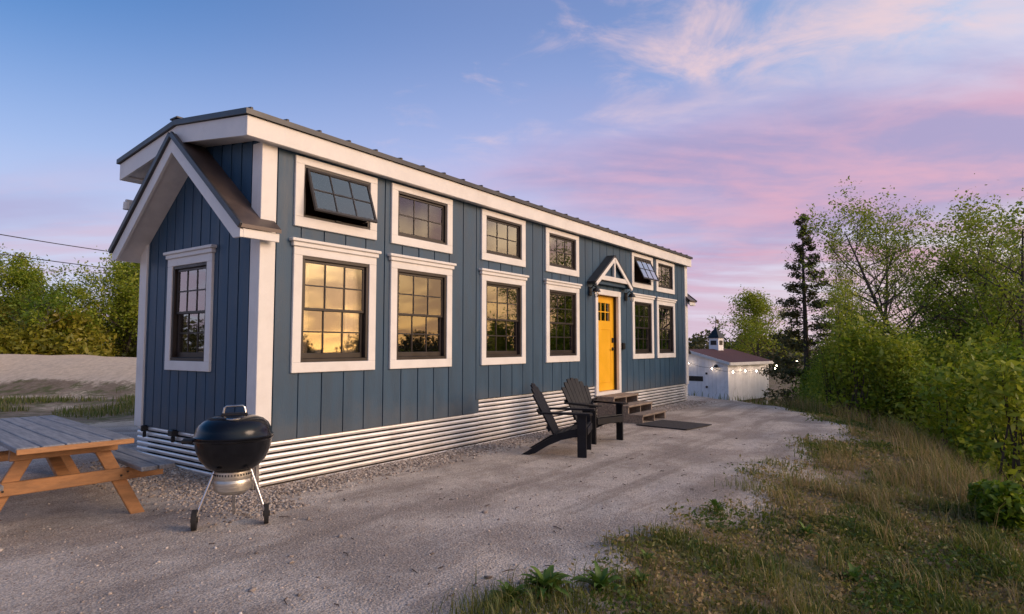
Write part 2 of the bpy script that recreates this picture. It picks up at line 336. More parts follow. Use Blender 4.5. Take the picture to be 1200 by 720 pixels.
def mesh_np(name, V, F, m, parent=None, tint=None, smooth=False):
    V = np.asarray(V, np.float32); F = np.asarray(F, np.int32); k = F.shape[1]
    me = bpy.data.meshes.new(name); me.vertices.add(len(V)); me.vertices.foreach_set('co', V.ravel())
    me.loops.add(F.size); me.loops.foreach_set('vertex_index', F.ravel())
    me.polygons.add(len(F)); me.polygons.foreach_set('loop_start', np.arange(0, F.size, k, dtype=np.int32)); 
    me.update(calc_edges=True)
    if smooth: me.polygons.foreach_set('use_smooth', np.ones(len(F), bool))
    if tint is not None:
        at_ = me.attributes.new('tint', 'FLOAT', 'POINT'); at_.data.foreach_set('value', np.asarray(tint, np.float32))
    me.materials.append(MT[m] if isinstance(m, str) else m)
    o = bpy.data.objects.new(name, me); COL.objects.link(o)
    if parent: o.parent = parent
    return o
# what grows or lies where: 0 gravel, 1 grass-grown soil
D = pad_d(GX, GY)
grassy = sstep(-0.3, 0.7, D + 0.9 * fbm(GX, GY, 0.8, 1.0))
left = sstep(5.0, 6.5, GY + 1.2 * fbm(GX, GY, 0.5, 2.0)) * (GX < 30)
bank = sstep(0.25, 0.55, GZ) * sstep(8, 10, GY) * (GX < 20)
grassy = np.maximum(grassy, left * (0.72 + 0.9 * fbm(GX, GY, 0.45, 6.0)).clip(0, 1)) * (1 - bank)
sandy = np.maximum(bank, left * 0.8)
def ground_mat():
    m = bpy.data.materials.new('ground_gravel_and_soil'); m.use_nodes = True; n, l = m.node_tree.nodes, m.node_tree.links; n.clear()
    b = N(n, 'ShaderNodeBsdfPrincipled', i_Roughness=0.95); b.inputs['Specular IOR Level'].default_value = 0.15
    o = N(n, 'ShaderNodeOutputMaterial'); l.new(b.outputs[0], o.inputs[0])
    t = N(n, 'ShaderNodeTexCoord'); P = t.outputs['Object']
    def nz(s, d=5, r=0.6): 
        q = N(n, 'ShaderNodeTexNoise', i_Scale=s, i_Detail=d, i_Roughness=r); l.new(P, q.inputs['Vector']); return q.outputs[0]
    vo = N(n, 'ShaderNodeTexVoronoi', i_Scale=55.0); l.new(P, vo.inputs['Vector'])
    vo2 = N(n, 'ShaderNodeTexVoronoi', i_Scale=130.0); l.new(P, vo2.inputs['Vector'])
    n1, n2, n3 = nz(0.9), nz(6, 6, 0.7), nz(60, 4, 0.7)
    grav = mixc(n, l, smooth(n, l, n1, 0.38, 0.62), (0.35, 0.30, 0.26), (0.57, 0.50, 0.43))
    grav = mixc(n, l, smooth(n, l, n2, 0.40, 0.70, 0, 0.55), grav, (0.34, 0.27, 0.22))
    mpt = N(n, 'ShaderNodeMapping'); mpt.inputs['Scale'].default_value = (.13, 1.25, 1); mpt.inputs['Rotation'].default_value = (0, 0, .04); l.new(P, mpt.inputs[0])
    trk = N(n, 'ShaderNodeTexNoise', i_Scale=1.6, i_Detail=5, i_Roughness=.6, i_Distortion=.3); l.new(mpt.outputs[0], trk.inputs['Vector'])
    grav = mixc(n, l, smooth(n, l, trk.outputs[0], .50, .64, 0, .7), grav, (0.28, 0.232, 0.195))
    grav = mixc(n, l, smooth(n, l, trk.outputs[0], .36, .46, .35, 0), grav, (0.62, 0.55, 0.49))
    sp = N(n, 'ShaderNodeSeparateColor'); l.new(vo2.outputs['Color'], sp.inputs[0])
    grav = mixc(n, l, 1.0, grav, N_grey(n, l, sp.outputs[0], 0.62, 1.38), 'MULTIPLY')
    sand = mixc(n, l, smooth(n, l, n2, 0.35, 0.7), (0.84, 0.66, 0.47), (0.64, 0.49, 0.34))
    sand = mixc(n, l, smooth(n, l, n3, 0.3, 0.7, 0.0, 0.3), sand, (0.36, 0.27, 0.19))
    soil = mixc(n, l, smooth(n, l, n2, 0.35, 0.65), (0.20, 0.145, 0.095), (0.30, 0.225, 0.155))
    soil = mixc(n, l, smooth(n, l, nz(2.2), 0.45, 0.62), soil, (0.13, 0.125, 0.05))
    a1 = N(n, 'ShaderNodeAttribute', attribute_name='grassy'); a2 = N(n, 'ShaderNodeAttribute', attribute_name='sandy')
    cc = mixc(n, l, a2.outputs['Fac'], grav, sand)
    gm = smooth(n, l, M(n, l, 'ADD', a1.outputs['Fac'], M(n, l, 'MULTIPLY', M(n, l, 'SUBTRACT', n2, 0.5), 0.9)), 0.35, 0.65)
    cc = mixc(n, l, gm, cc, soil)
    l.new(cc, b.inputs['Base Color'])
    h = M(n, l, 'ADD', M(n, l, 'MULTIPLY', vo.outputs[0], 0.5), M(n, l, 'ADD', M(n, l, 'MULTIPLY', n3, 0.7), M(n, l, 'MULTIPLY', n2, 1.2)))
    bp = N(n, 'ShaderNodeBump', i_Strength=0.75, i_Distance=0.02); l.new(h, bp.inputs['Height']); l.new(bp.outputs[0], b.inputs['Normal'])
    return m
MT['ground'] = ground_mat()
ground = mesh_np('ground', np.stack([GX, GY, GZ], -1).reshape(-1, 3), quads, 'ground', smooth=True)
for nm, arr in (('grassy', grassy), ('sandy', sandy)):
    a_ = ground.data.attributes.new(nm, 'FLOAT', 'POINT'); a_.data.foreach_set('value', arr.ravel().astype(np.float32))
tag(ground, kind='structure')
def hz_(x, y): return float(height(np.array([x]), np.array([y]))[0])

# ------------------------------------------------------------------ the house
LEN, WID = 12.2, 2.59
house = tag(empty('tiny_house', (0, 0, 0)), 'long narrow blue tiny house with white trim, yellow door and corrugated skirting', 'house')
ZS, ZR, RX0, RX1 = 0.46, 0.655, 3.55, 7.13
ZTOP = 3.535
WX = [0.37, 1.76, 3.57, 5.34, 8.82, 10.17]; WW = 1.15
LZ0, LZ1 = 1.15, 2.50; UZ0, UZ1 = 2.72, 3.485
DX0, DX1, DZ0, DZ1 = 7.13, 8.23, 0.47, 2.55
TW = 0.105
openings = [(x + .06, x + WW - .06, LZ0 + .06, LZ1 - .06) for x in WX] + [(x + .06, x + WW - .06, UZ0 + .06, UZ1 - .06) for x in WX] + [(DX0 + .05, DX1 - .05, DZ0 + 0.02, DZ1 - .05)]
def board(a, b, z0f, z1f, opens):
    # one siding board [a,b] cut round the openings: lists of touching boxes (x0,x1,z0,z1), one list for each piece left
    cuts = sorted({a, b} | {c_ for o in opens for c_ in o[:2] if a < c_ < b}); out = []
    for x0, x1 in zip(cuts, cuts[1:]):
        xm = (x0 + x1) / 2; segs = [(z0f(xm), z1f(xm))]
        for o in opens:
            if o[0] < xm < o[1]:
                ns = []
                for s0, s1 in segs:
                    if o[3] <= s0 or o[2] >= s1: ns.append((s0, s1)); continue
                    if o[2] > s0: ns.append((s0, o[2]))
                    if o[3] < s1: ns.append((o[3], s1))
                segs = ns
        for s0, s1 in segs:
            if s1 - s0 < 0.01: continue
            bx = (x0, x1, s0, s1); hit = [g for g in out if any(abs(q[1] - x0) < 1e-6 and q[2] < s1 and q[3] > s0 for q in g)]
            new = [bx] + [q for g in hit for q in g]; out = [g for g in out if g not in hit] + [new]
    return out
def piece(boxes, put):
    # the outline of touching columns as one closed strip of prisms sharing their side walls
    m = MB()
    for x0, x1, z0, z1 in sorted(boxes): put(m, x0 - (1e-4 if len(boxes) > 1 else 0), x1 + (1e-4 if len(boxes) > 1 else 0), z0, z1)
    return m
def long_wall(yf, sgn, opens, nm):
    bk = MB()
    for g in board(0.012, LEN - .012, lambda x: ZS, lambda x: ZTOP, opens + ([(RX0, RX1, 0, ZR)] if sgn < 0 else [])):
        for q in g: bk.box(q[0], q[1], *sorted((yf - sgn * .012, yf - sgn * .09)), q[2], q[3])
    w = bk.build(nm, 'siding', house)
    g = 0.017
    xs = [0.10] + [0.17 + .30 * i for i in range(40)] + [LEN - .10]
    for a, b in zip(xs, xs[1:]):
        if b - a < .05: continue
        dep = random.uniform(-.0015, .0015)
        for g_ in board(a + g / 2, b - g / 2, lambda x: (ZR if (sgn < 0 and RX0 < x < RX1) else ZS), lambda x: ZTOP - .002, opens):
            piece(g_, lambda m, x0, x1, z0, z1: m.box(x0, x1, *sorted((yf + dep, yf - sgn * .02)), z0, z1)).build('siding_board', 'siding', w)
    return w
long_wall(0.0, -1, openings, 'front_wall')
long_wall(WID, 1, [], 'back_wall')
# end walls
GW = (0.88 + .02, 1.88 - .02, 1.20, 2.47)        # gable window opening (y0,y1,z0,z1)
def ztop_end(y): return 3.50 + 0.17 * (1 - abs(y - WID / 2) / (WID / 2))
for xf, sgn, nm, opens in ((0.0, -1, 'gable_wall', [GW]), (LEN, 1, 'far_gable_wall', [])):
    bk = MB()
    for g_ in board(0.012, WID - .012, lambda x: ZS, lambda x: 3.50, opens):
        for q in g_: bk.box(*sorted((xf - sgn * .012, xf - sgn * .09)), *q)
    w = bk.build(nm, 'siding', house)
    ys = [0.10] + [0.195 + .2 * i for i in range(12)] + [WID - .10]
    for a, b in zip(ys, ys[1:]):
        if b - a < .04: continue
        g = .018; dep = random.uniform(-.0015, .0015); zt_ = min(ztop_end(a), ztop_end(b)) + .055
        for g_ in board(a + g / 2, b - g / 2, lambda x: ZS, lambda x: zt_, opens):
            piece(g_, lambda m, y0, y1, z0, z1: m.box(*sorted((xf + dep, xf - sgn * .02)), y0, y1, z0, z1)).build('siding_board', 'siding', w)
# corner boards: two faces each
for cx, cy, sx, sy in ((0, 0, -1, -1), (0, WID, -1, 1), (LEN, 0, 1, -1), (LEN, WID, 1, 1)):
    m = MB(); t = .026
    m.box(*sorted((cx + sx * t, cx - sx * .150)), *sorted((cy + sy * t, cy - sy * .03)), ZS - .01, 3.525, .004)
    m.box(*sorted((cx + sx * t - sx * .001, cx - sx * .03)), *sorted((cy - sy * .029, cy - sy * .150)), ZS - .01, 3.525, .004)
    m.build('corner_board', 'trim', house)
# interior: floor, ceiling, partitions
MB().box(.1, LEN - .1, .1, WID - .1, .48, .52).build('floor_deck', 'room', house)
MB().box(.1, LEN - .1, .1, WID - .1, 3.42, 3.46).build('ceiling_panel', 'room', house)
MB().box(.1, LEN - .1, WID - .2, WID - .1, .53, 3.41).build('inner_lining', 'room', house)
for x in (3.3, 8.4, 9.98): MB().box(x, x + .06, .12, WID - .21, .53, 3.41).build('partition', 'room', house)

# windows -----------------------------------------------------------------
def rect_frame(m, x0, x1, z0, z1, w, y0, y1, bev=.003, wt=None, wb=None):
    wt = wt or w; wb = wb or w
    m.box(x0, x1, y0, y1, z1 - wt, z1, bev); m.box(x0, x1, y0, y1, z0, z0 + wb, bev)
    m.box(x0, x0 + w, y0 + .0005, y1, z0 + wb, z1 - wt, bev); m.box(x1 - w, x1, y0 + .0005, y1, z0 + wb, z1 - wt, bev)
pane_cache = {}
def panes(parent, x0, x1, z0, z1, nc, nr, y, bar, dark='frame'):
    # panes separated by muntin bars; each pane an object, the bars one grid
    pw = (x1 - x0 - bar * (nc - 1)) / nc; ph = (z1 - z0 - bar * (nr - 1)) / nr
    key = (round(pw, 3), round(ph, 3))
    g = MB()
    for i in range(1, nc):
        x = x0 + i * pw + (i - 1) * bar; g.box(x, x + bar, y - .010, y + .012, z0, z1, .002)
    for j in range(1, nr):
        z = z0 + j * ph + (j - 1) * bar
        for i in range(nc):
            xa = x0 + i * (pw + bar); g.box(xa + .0005, xa + pw - .0005, y - .009, y + .011, z, z + bar, .002)
    if g.v: g.build('muntin_grid', dark, parent)
    if key not in pane_cache: 
        me = MB().box(-pw / 2 - .002, pw / 2 + .002, -.002, .002, -ph / 2 - .002, ph / 2 + .002).mesh('pane'); me.materials.append(MT['glass']); pane_cache[key] = me
    for i in range(nc):
        for j in range(nr):
            o = bpy.data.objects.new('pane', pane_cache[key]); COL.objects.link(o); o.parent = parent
            o.location = (x0 + pw / 2 + i * (pw + bar), y, z0 + ph / 2 + j * (ph + bar))
            o.rotation_euler = (R(random.uniform(-.25, .25)), 0, R(random.uniform(-.25, .25)))
def curtain(parent, x0, x1, z0, z1, y):
    m = MB(); n = max(8, int((x1 - x0) / .012)); ph = random.random() * 6
    pts = [(x0 + (x1 - x0) * i / n, y + .018 * math.sin(i * .75 + ph) + .008 * math.sin(i * 1.9 + ph)) for i in range(n + 1)]
    vs = [(p[0], p[1], z0) for p in pts] + [(p[0], p[1], z1) for p in pts]
    m.add(vs, [(i, i + 1, n + 2 + i, n + 1 + i) for i in range(n)]); 
    return m.build('curtain', 'curtain', parent, smooth=True, fix=False)
def lower_window(x0, hung=True, W=WW, z0=LZ0, z1=LZ1, drapes=True, root_parent=house, nc=3):
    x1 = x0 + W
    fr = MB(); fx0, fx1, fz0, fz1 = x0 + TW, x1 - TW, z0 + TW, z1 - .085
    rect_frame(fr, fx0, fx1, fz0, fz1, .042, -.016, .075)
    f = fr.build('window', 'frame', root_parent)
    t = MB(); rect_frame(t, x0, x1, z0, z1, TW + .004, -.030, .030, .004, wt=.09)
    t.build('window_trim', 'trim', f)
    c_ = MB().box(x0 - .02, x1 + .02, -.050, .02, z1 + .001, z1 + .05, .006); c_.box(x0 - .045, x1 + .045, -.070, .02, z1 + .0505, z1 + .085, .006); c_.build('head_moulding', 'trim', f)
    ix0, ix1, iz0, iz1 = fx0 + .042, fx1 - .042, fz0 + .042, fz1 - .042
    zm = (iz0 + iz1) / 2
    s1 = MB(); rect_frame(s1, ix0 + .001, ix1 - .001, zm - .012, iz1 - .001, .030, .012, .034); s1.build('upper_sash', 'frame', f)
    s2 = MB(); rect_frame(s2, ix0 + .001, ix1 - .001, iz0 + .001, zm + .022, .034, .036, .060, wb=.06); s2.build('lower_sash', 'frame', f)
    panes(f, ix0 + .031, ix1 - .031, zm + .018, iz1 - .031, nc, 2, .023, .016)
    panes(f, ix0 + .035, ix1 - .035, iz0 + .061, zm - .012, nc, 2, .048, .016)
    if drapes:
        w = (fx1 - fx0)
        curtain(f, fx0, fx0 + w * random.uniform(.22, .34), .60, fz1 + .05, .17); curtain(f, fx1 - w * random.uniform(.22, .34), fx1, .60, fz1 + .05, .17)
        MB().tube([(fx0 - .1, .17, fz1 + .06), (fx1 + .1, .17, fz1 + .06)], .012).build('curtain_rod', 'black', f)
    return f
def upper_window(x0, open_deg=0):
    x1 = x0 + WW; z0, z1 = UZ0, UZ1
    fx0, fx1, fz0, fz1 = x0 + TW, x1 - TW, z0 + TW, z1 - .075
    fr = MB(); rect_frame(fr, fx0, fx1, fz0, fz1, .035, -.016, .075); f = fr.build('clerestory_window', 'frame', house)
    t = MB(); rect_frame(t, x0, x1, z0, z1, TW + .004, -.030, .030, .004, wt=.08); t.build('window_trim', 'trim', f)
    ix0, ix1, iz0, iz1 = fx0 + .036, fx1 - .036, fz0 + .036, fz1 - .036
    if not open_deg:
        s = MB(); rect_frame(s, ix0, ix1, iz0, iz1, .028, .012, .040); s.build('sash', 'frame', f)
        panes(f, ix0 + .029, ix1 - .029, iz0 + .029, iz1 - .029, 3, 2, .026, .016)
    else:
        # built hanging from the hinge, then swung outwards
        hg = iz1; h = iz1 - iz0; s = MB(); rect_frame(s, ix0, ix1, -h, 0, .030, -.014, .014)
        so = s.build('open_sash', 'frame', f); so.location = (0, -.018, hg); so.rotation_euler = (R(-open_deg), 0, 0)
        g_objs = set(bpy.data.objects)
        panes(f, ix0 + .031, ix1 - .031, -h + .031, -.031, 3, 2, 0, .016)
        rot = Matrix.Translation((0, -.018, hg)) @ Matrix.Rotation(R(-open_deg), 4, 'X')
        for o in set(bpy.data.objects) - g_objs:
            o.matrix_local = rot @ Matrix.LocRotScale(o.location, o.rotation_euler, None)
        MB().tube([(ix1 - .06, .0, iz0 + .03), (ix1 - .06, -.018 - math.sin(R(open_deg)) * h * .92, hg - math.cos(R(open_deg)) * h * .92)], .006).build('stay_arm', 'steel', f)
        MB().box((ix0 + ix1) / 2 - .04, (ix0 + ix1) / 2 + .04, -.03, -.017, iz0 - .02, iz0 + .0, .003).build('crank', 'black', f)
    return f
for i, x in enumerate(WX):
    lower_window(x)
    upper_window(x, {0: 19, 4: 25}.get(i, 0))
# gable window, built facing -Y and turned to face -X
gw = lower_window(-.5, W=1.0, z0=1.155, z1=2.46, nc=3)
gw.name = 'gable_window'; gw.location = (0, 1.385, 0); gw.rotation_euler = (0, 0, R(-90))

# door --------------------------------------------------------------------
dr = MB(); 
dr.box(DX0, DX0 + .10, -.030, .03, DZ0 - .01, DZ1 - .10, .004); dr.box(DX1 - .10, DX1, -.030, .03, DZ0 - .01, DZ1 - .10, .004)
dr.box(DX0 - .01, DX1 + .01, -.034, .03, DZ1 - .0995, DZ1 + .01, .004); 
dtrim = dr.build('door_surround', 'trim', house)
jb = MB(); jb.box(DX0 + .05, DX0 + .1005, .031, .16, DZ0 + .03, DZ1 - .1); jb.box(DX1 - .1005, DX1 - .05, .031, .16, DZ0 + .03, DZ1 - .1); jb.box(DX0 + .05, DX1 - .05, .031, .16, DZ1 - .0995, DZ1 - .05)
jb.build('door_jamb', 'frame', dtrim)
th = MB(); th.box(DX0 + .05, DX1 - .05, -.032, .16, DZ0 - .03, DZ0 + .055, .004); th.build('threshold', 'trim', dtrim)
ax0, ax1, az0, az1 = DX0 + .105, DX1 - .105, DZ0 + .065, DZ1 - .105
lx0, lx1, lz0, lz1 = ax0 + .17, ax1 - .17, az1 - .50, az1 - .14
d_ = MB(); ya, yb = .085, .13
d_.box(ax0, lx0, ya, yb, az0, az1, .002); d_.box(lx1, ax1, ya, yb, az0, az1, .002); d_.box(lx0 + .0005, lx1 - .0005, ya + .0005, yb, lz1, az1 - .0005); d_.box(lx0 + .0005, lx1 - .0005, ya + .0005, yb, az0 + .0005, lz0)
door = d_.build('door', 'door', house)
panes(door, lx0, lx1, lz0, lz1, 3, 2, .105, .024, dark='door')
pm = MB(); rect_frame(pm, ax0 + .13, ax1 - .13, az0 + .16, lz0 - .16, .02, .078, .0845); pm.build('panel_moulding', 'door', door)
kp = MB(); kp.box(ax1 - .105, ax1 - .045, .058, .0845, 1.50, 1.60, .006); kp.build('keypad_lock', 'black', door)
hn = MB(); hn.tube([(ax1 - .075, .084, 1.37), (ax1 - .075, .035, 1.37), (ax1 - .19, .032, 1.37)], .011); hn.box(ax1 - .10, ax1 - .05, .070, .0845, 1.335, 1.405, .005); hn.build('door_handle', 'black', door)
sw = MB(); rect_frame(sw, ax0 - .004, ax1 + .004, az0 - .004, az1 + .004, .012, .132, .145); sw.build('door_stop', 'frame', door)
# door gable hood
hood = MB(); PC, PHW, PZ0, PZ1, PP = 7.68, .80, 2.66, 3.22, .13
ang = math.atan2(PZ1 - PZ0, PHW)
for s in (-1, 1):
    hood.beam((PC + s * (PHW + .05), -PP / 2 - .02, PZ0 - .005), (PC - s * .0, -PP / 2 - .02, PZ1 + .03), PP + .08, .035, up=(0, 0, 1))
ho = hood.build('door_hood', 'roof', house)
hr = MB()
for s in (-1, 1):
    hr.beam((PC + s * PHW, -PP - .045, PZ0 - .04), (PC, -PP - .045, PZ1 - .035), .030, .075, up=(0, 0, 1), bev=.003)
hr.build('rake_board', 'trim', ho)
MB().box(PC - PHW * .72, PC + PHW * .72, -PP - .052, -PP - .012, PZ0 + .06, PZ0 + .15, .004).build('collar_beam', 'trim', ho)
MB().box(PC - .03, PC + .03, -PP - .050, -PP - .012, PZ0 + .151, PZ1 - .07, .004).build('king_post', 'trim', ho)
hb = MB().prism([(PC - PHW * .94, PZ0 - .01), (PC + PHW * .94, PZ0 - .01), (PC, PZ1 - .045)], 'y', -PP + .02, -.001)
hb.build('gable_panel', 'siding', ho)
# wall lanterns, keypad box
def lantern(x, z):
    m = MB().box(x - .05, x + .05, -.03, .0, z - .07, z + .10, .006)
    m.tube([(x, -.03, z + .07), (x, -.09, z + .12), (x, -.15, z + .09)], .011)
    m.lathe([(.012, .085), (.055, .06), (.085, .0), (.08, .0), (.0, .05)], 14, (x, -.15, z))
    o = m.build('wall_lantern', 'black', house)
    MB().lathe([(.001, .03), (.035, .02), (.042, -.05), (.03, -.10), (.001, -.11)], 12, (x, -.15, z)).build('glass_globe', 'glass', o, smooth=True)
lantern(6.93, 2.47); lantern(8.52, 2.47)
MB().box(8.30, 8.40, -.055, .0, 1.36, 1.50, .01).build('meter_box', 'black', house)

# eaves and roof ------------------------------------------------------------
OV, FX0, FX1 = .13, -.26, LEN + .07
ridge_z, eave_z = 3.90, 3.71
rf = MB()
yc = WID / 2
prof = [(-OV - .03, eave_z), (yc, ridge_z), (WID + OV + .03, eave_z), (WID + OV + .03, eave_z + .055), (yc, ridge_z + .06), (-OV - .03, eave_z + .055)]
rf.prism(prof, 'x', FX0 - .03, FX1 + .03)
roof = rf.build('roof', 'roof', house)
sl = math.atan2(ridge_z - eave_z, yc + OV)
for i in range(31):
    x = FX0 + .03 + i * .405
    for s in (-1, 1):
        m = MB(); m.beam((x, yc + s * (yc + OV + .028), eave_z + .064), (x, yc, ridge_z + .068), .032, .026, bev=.005); m.build('standing_seam', 'roof', roof)
m = MB(); m.beam((FX0 - .04, yc, ridge_z + .074), (FX1 + .04, yc, ridge_z + .070), .16, .02); m.build('ridge_cap', 'roof', roof)
for yy in (-OV, WID + OV):
    s = -1 if yy < 0 else 1
    m = MB().box(FX0, FX1, *sorted((yy, yy - s * .03)), 3.505, eave_z - .002, .004); m.build('eave_fascia', 'trim', roof)
MB().prism([(-OV + .031, 3.512), (.0, 3.518), (.0, 3.538), (-OV + .031, 3.532)], 'x', FX0 + .03, FX1 - .03).build('soffit', 'soffit', roof)
MB().prism([(WID + OV - .031, 3.515), (WID, 3.53), (WID, 3.55), (WID + OV - .031, 3.535)], 'x', FX0 + .03, FX1 - .03).build('soffit', 'soffit', roof)
for xx, s in ((FX0, 1), (FX1, -1)):      # sloped rake fascias at both ends
    for sy in (-1, 1):
        y_e = yc + sy * (yc + OV)
        vs = []
        for x in (xx, xx + s * .03):
            vs += [(x, y_e - sy * .0305, 3.506), (x, y_e - sy * .0305, eave_z - .002), (x, yc, ridge_z - .004), (x, yc, ridge_z - .20)]
        MB().add(vs, [(0, 1, 2, 3), (7, 6, 5, 4), (0, 4, 5, 1), (1, 5, 6, 2), (2, 6, 7, 3), (3, 7, 4, 0)]).build('rake_fascia', 'trim', roof)
MB().prism([(-OV + .031, 3.54), (yc, 3.71), (WID + OV - .031, 3.54), (WID + OV - .031, 3.555), (yc, 3.725), (-OV + .031, 3.555)], 'x', FX0 + .03, -.001).build('end_soffit', 'soffit', roof)
# steep gable hoods at both ends
def end_gable(x_out, x_in, sgn):
    zt, zb, ov = 3.76, 2.60, .125
    m = MB()
    P = [(-ov - .03, zb - .02), (yc, zt), (WID + ov + .03, zb - .02), (WID + ov + .03, zb + .018), (yc, zt + .045), (-ov - .03, zb + .018)]
    m.prism(P, 'x', x_out, x_in)
    g = m.build('gable_hood', 'roof_brown', house)
    k = (zt - zb) / (yc + ov)
    for sy in (-1, 1):
        ye = yc + sy * (yc + ov)
        vs = []
        for x in (x_out + sgn * .004 - sgn * .0, x_out + sgn * .034):
            vs += [(x, ye + sy * .01, zb - .035), (x, yc, zt - .004), (x, yc, zt - .175), (x, ye - sy * .11, zb - .11), (x, ye + sy * .01, zb - .11)]
        MB().add(vs, [(0, 1, 2, 3, 4), (9, 8, 7, 6, 5)] + [(i, (i + 1) % 5, 5 + (i + 1) % 5, 5 + i) for i in range(5)]).build('rake_board', 'trim', g)
        ed = MB(); ed.beam((x_out - sgn * .012, ye + sy * .04, zb - .004), (x_out - sgn * .012, yc + sy * .01, zt + .028), .03, .06, bev=.003); ed.build('drip_edge', 'roof', g)
        xa, xb = sorted((x_out + sgn * .035, x_in - sgn * .01))
        MB().box(xa, xb, *sorted((ye + sy * .012, ye - sy * .018)), zb - .11, zb - .022, .003).build('eave_fascia', 'trim', g)
        xa, xb = sorted((x_out + sgn * .035, -.001 if sgn > 0 else LEN + .001))
        off = .155
        MB().prism([(ye - sy * .019, zb - .105), (yc, zt - off), (yc, zt - off + .02), (ye - sy * .019, zb - .085)], 'x', xa, xb).build('soffit', 'soffit', g)
    return g
end_gable(-.31, .13, 1)
end_gable(LEN + .31, LEN - .13, -1)
# small flood light under the back eave, seen past the gable end
fl = MB().box(-.10, .0, WID + .03, WID + .09, 3.22, 3.30, .01)
fl.lathe([(.0, 0), (.045, 0), (.05, -.09), (.0, -.09)], 12, (-.09, WID + .10, 3.22)); fl.lathe([(.0, 0), (.045, 0), (.05, -.09), (.0, -.09)], 12, (-.20, WID + .02, 3.22)); fl.box(-.21, -.05, WID + .03, WID + .07, 3.23, 3.26)
fl.build('flood_light', 'trim', house)
# skirting: corrugated sheet built as separate ribs, black backing painting the valley shade
skirt = MB().box(.09, LEN - .09, .09, WID - .09, -.1, ZS - .02).box(RX0 + .01, RX1 - .01, .091, .14, ZS - .019, ZR - .01).build('skirting', 'skirtback', house)
def corrugated(x0, x1, z0, z1, yf=0.0):
    # rounded ribs one above the other, gaps open to the black backing in place of shaded valleys
    pitch, rib, dep, seg = .0640, .046, .017, 7; vs = []; fs = []; zt = z1
    while zt > z0 + .01:
        o = len(vs); h = min(rib, zt - z0)
        for i in range(seg + 1):
            a = math.pi * (.06 + .88 * i / seg); z = zt - h * .5 * (1 - math.cos(math.pi * i / seg)); y = yf + .008 - dep * math.sin(a)
            vs += [(x0, y, z), (x1, y, z)]
        vs += [(x0, yf + .05, zt - h + .004), (x1, yf + .05, zt - h + .004)]; n = seg + 1
        fs += [(o + 2 * q, o + 2 * q + 1, o + 2 * q + 3, o + 2 * q + 2) for q in range(n)]
        zt -= pitch
    return vs, fs
def sheet(x0, x1, z0, z1, yf, turn=None):
    vs, fs = corrugated(x0, x1, z0, z1, yf)
    if turn: vs = [turn(v) for v in vs]
    o = MB().add(vs, fs).build('corrugated_sheet', 'corrugated', skirt, smooth=True, fix=False)
    return o
sx = [0.0, 1.85, RX0]
for a, b in zip(sx, sx[1:]): sheet(a - .006, b + .02, -.06, ZS - .004, .022 - (.002 if a else 0))
for a, b in ((RX0, 5.4), (5.4, RX1)): sheet(a + .0, b + .02, -.06, ZR - .004, .019 - (.002 if a > 4 else 0))
for a, b in ((RX1, 9.0), (9.0, 10.8), (10.8, LEN)): sheet(a + .021, b + .02, -.06, ZS - .004, .022 - .001 * (a - 7))
for a, b in ((0, 1.3), (1.3, WID)):
    sheet(a - (.006 if a == 0 else 0), b + .02, -.06, ZS - .004, .022 - (.002 if a else 0), turn=lambda v: (v[1], v[0], v[2]))
sheet(0, WID, -.06, ZS - .004, .02, turn=lambda v: (LEN - v[1], v[0], v[2]))
MB().box(RX0 - .01, RX1 + .01, .004, .03, ZR - .012, ZR + .001, .002).build('drip_strip', 'steel', skirt)
m = MB(); m.box(-.028, -.005, -.008, .03, -.05, ZS - .012, .003); m.box(-.0045, .035, -.020, .0, -.05, ZS - .012, .003); m.build('corner_flashing', 'steel', skirt)
# hitch brackets on the gable skirt
for y, w in ((2.32, .045), (1.58, .11)):
    m = MB().box(-.06, .02, y, y + w, .40, .475, .01); m.box(-.04, .0, y + w * .3, y + w * .7, .33, .399, .01); m.build('hitch_bracket', 'black', house)
# utility cupboard on the far end
m = MB().box(LEN + .03, LEN + .28, .10, .9, .05, 1.22, .004); ub = m.build('utility_cupboard', 'trim', house)
MB().prism([(LEN + .02, 1.40), (LEN + .36, 1.22), (LEN + .36, 1.25), (LEN + .02, 1.44)], 'y', .02, .98).build('cupboard_lid', 'roof', ub)

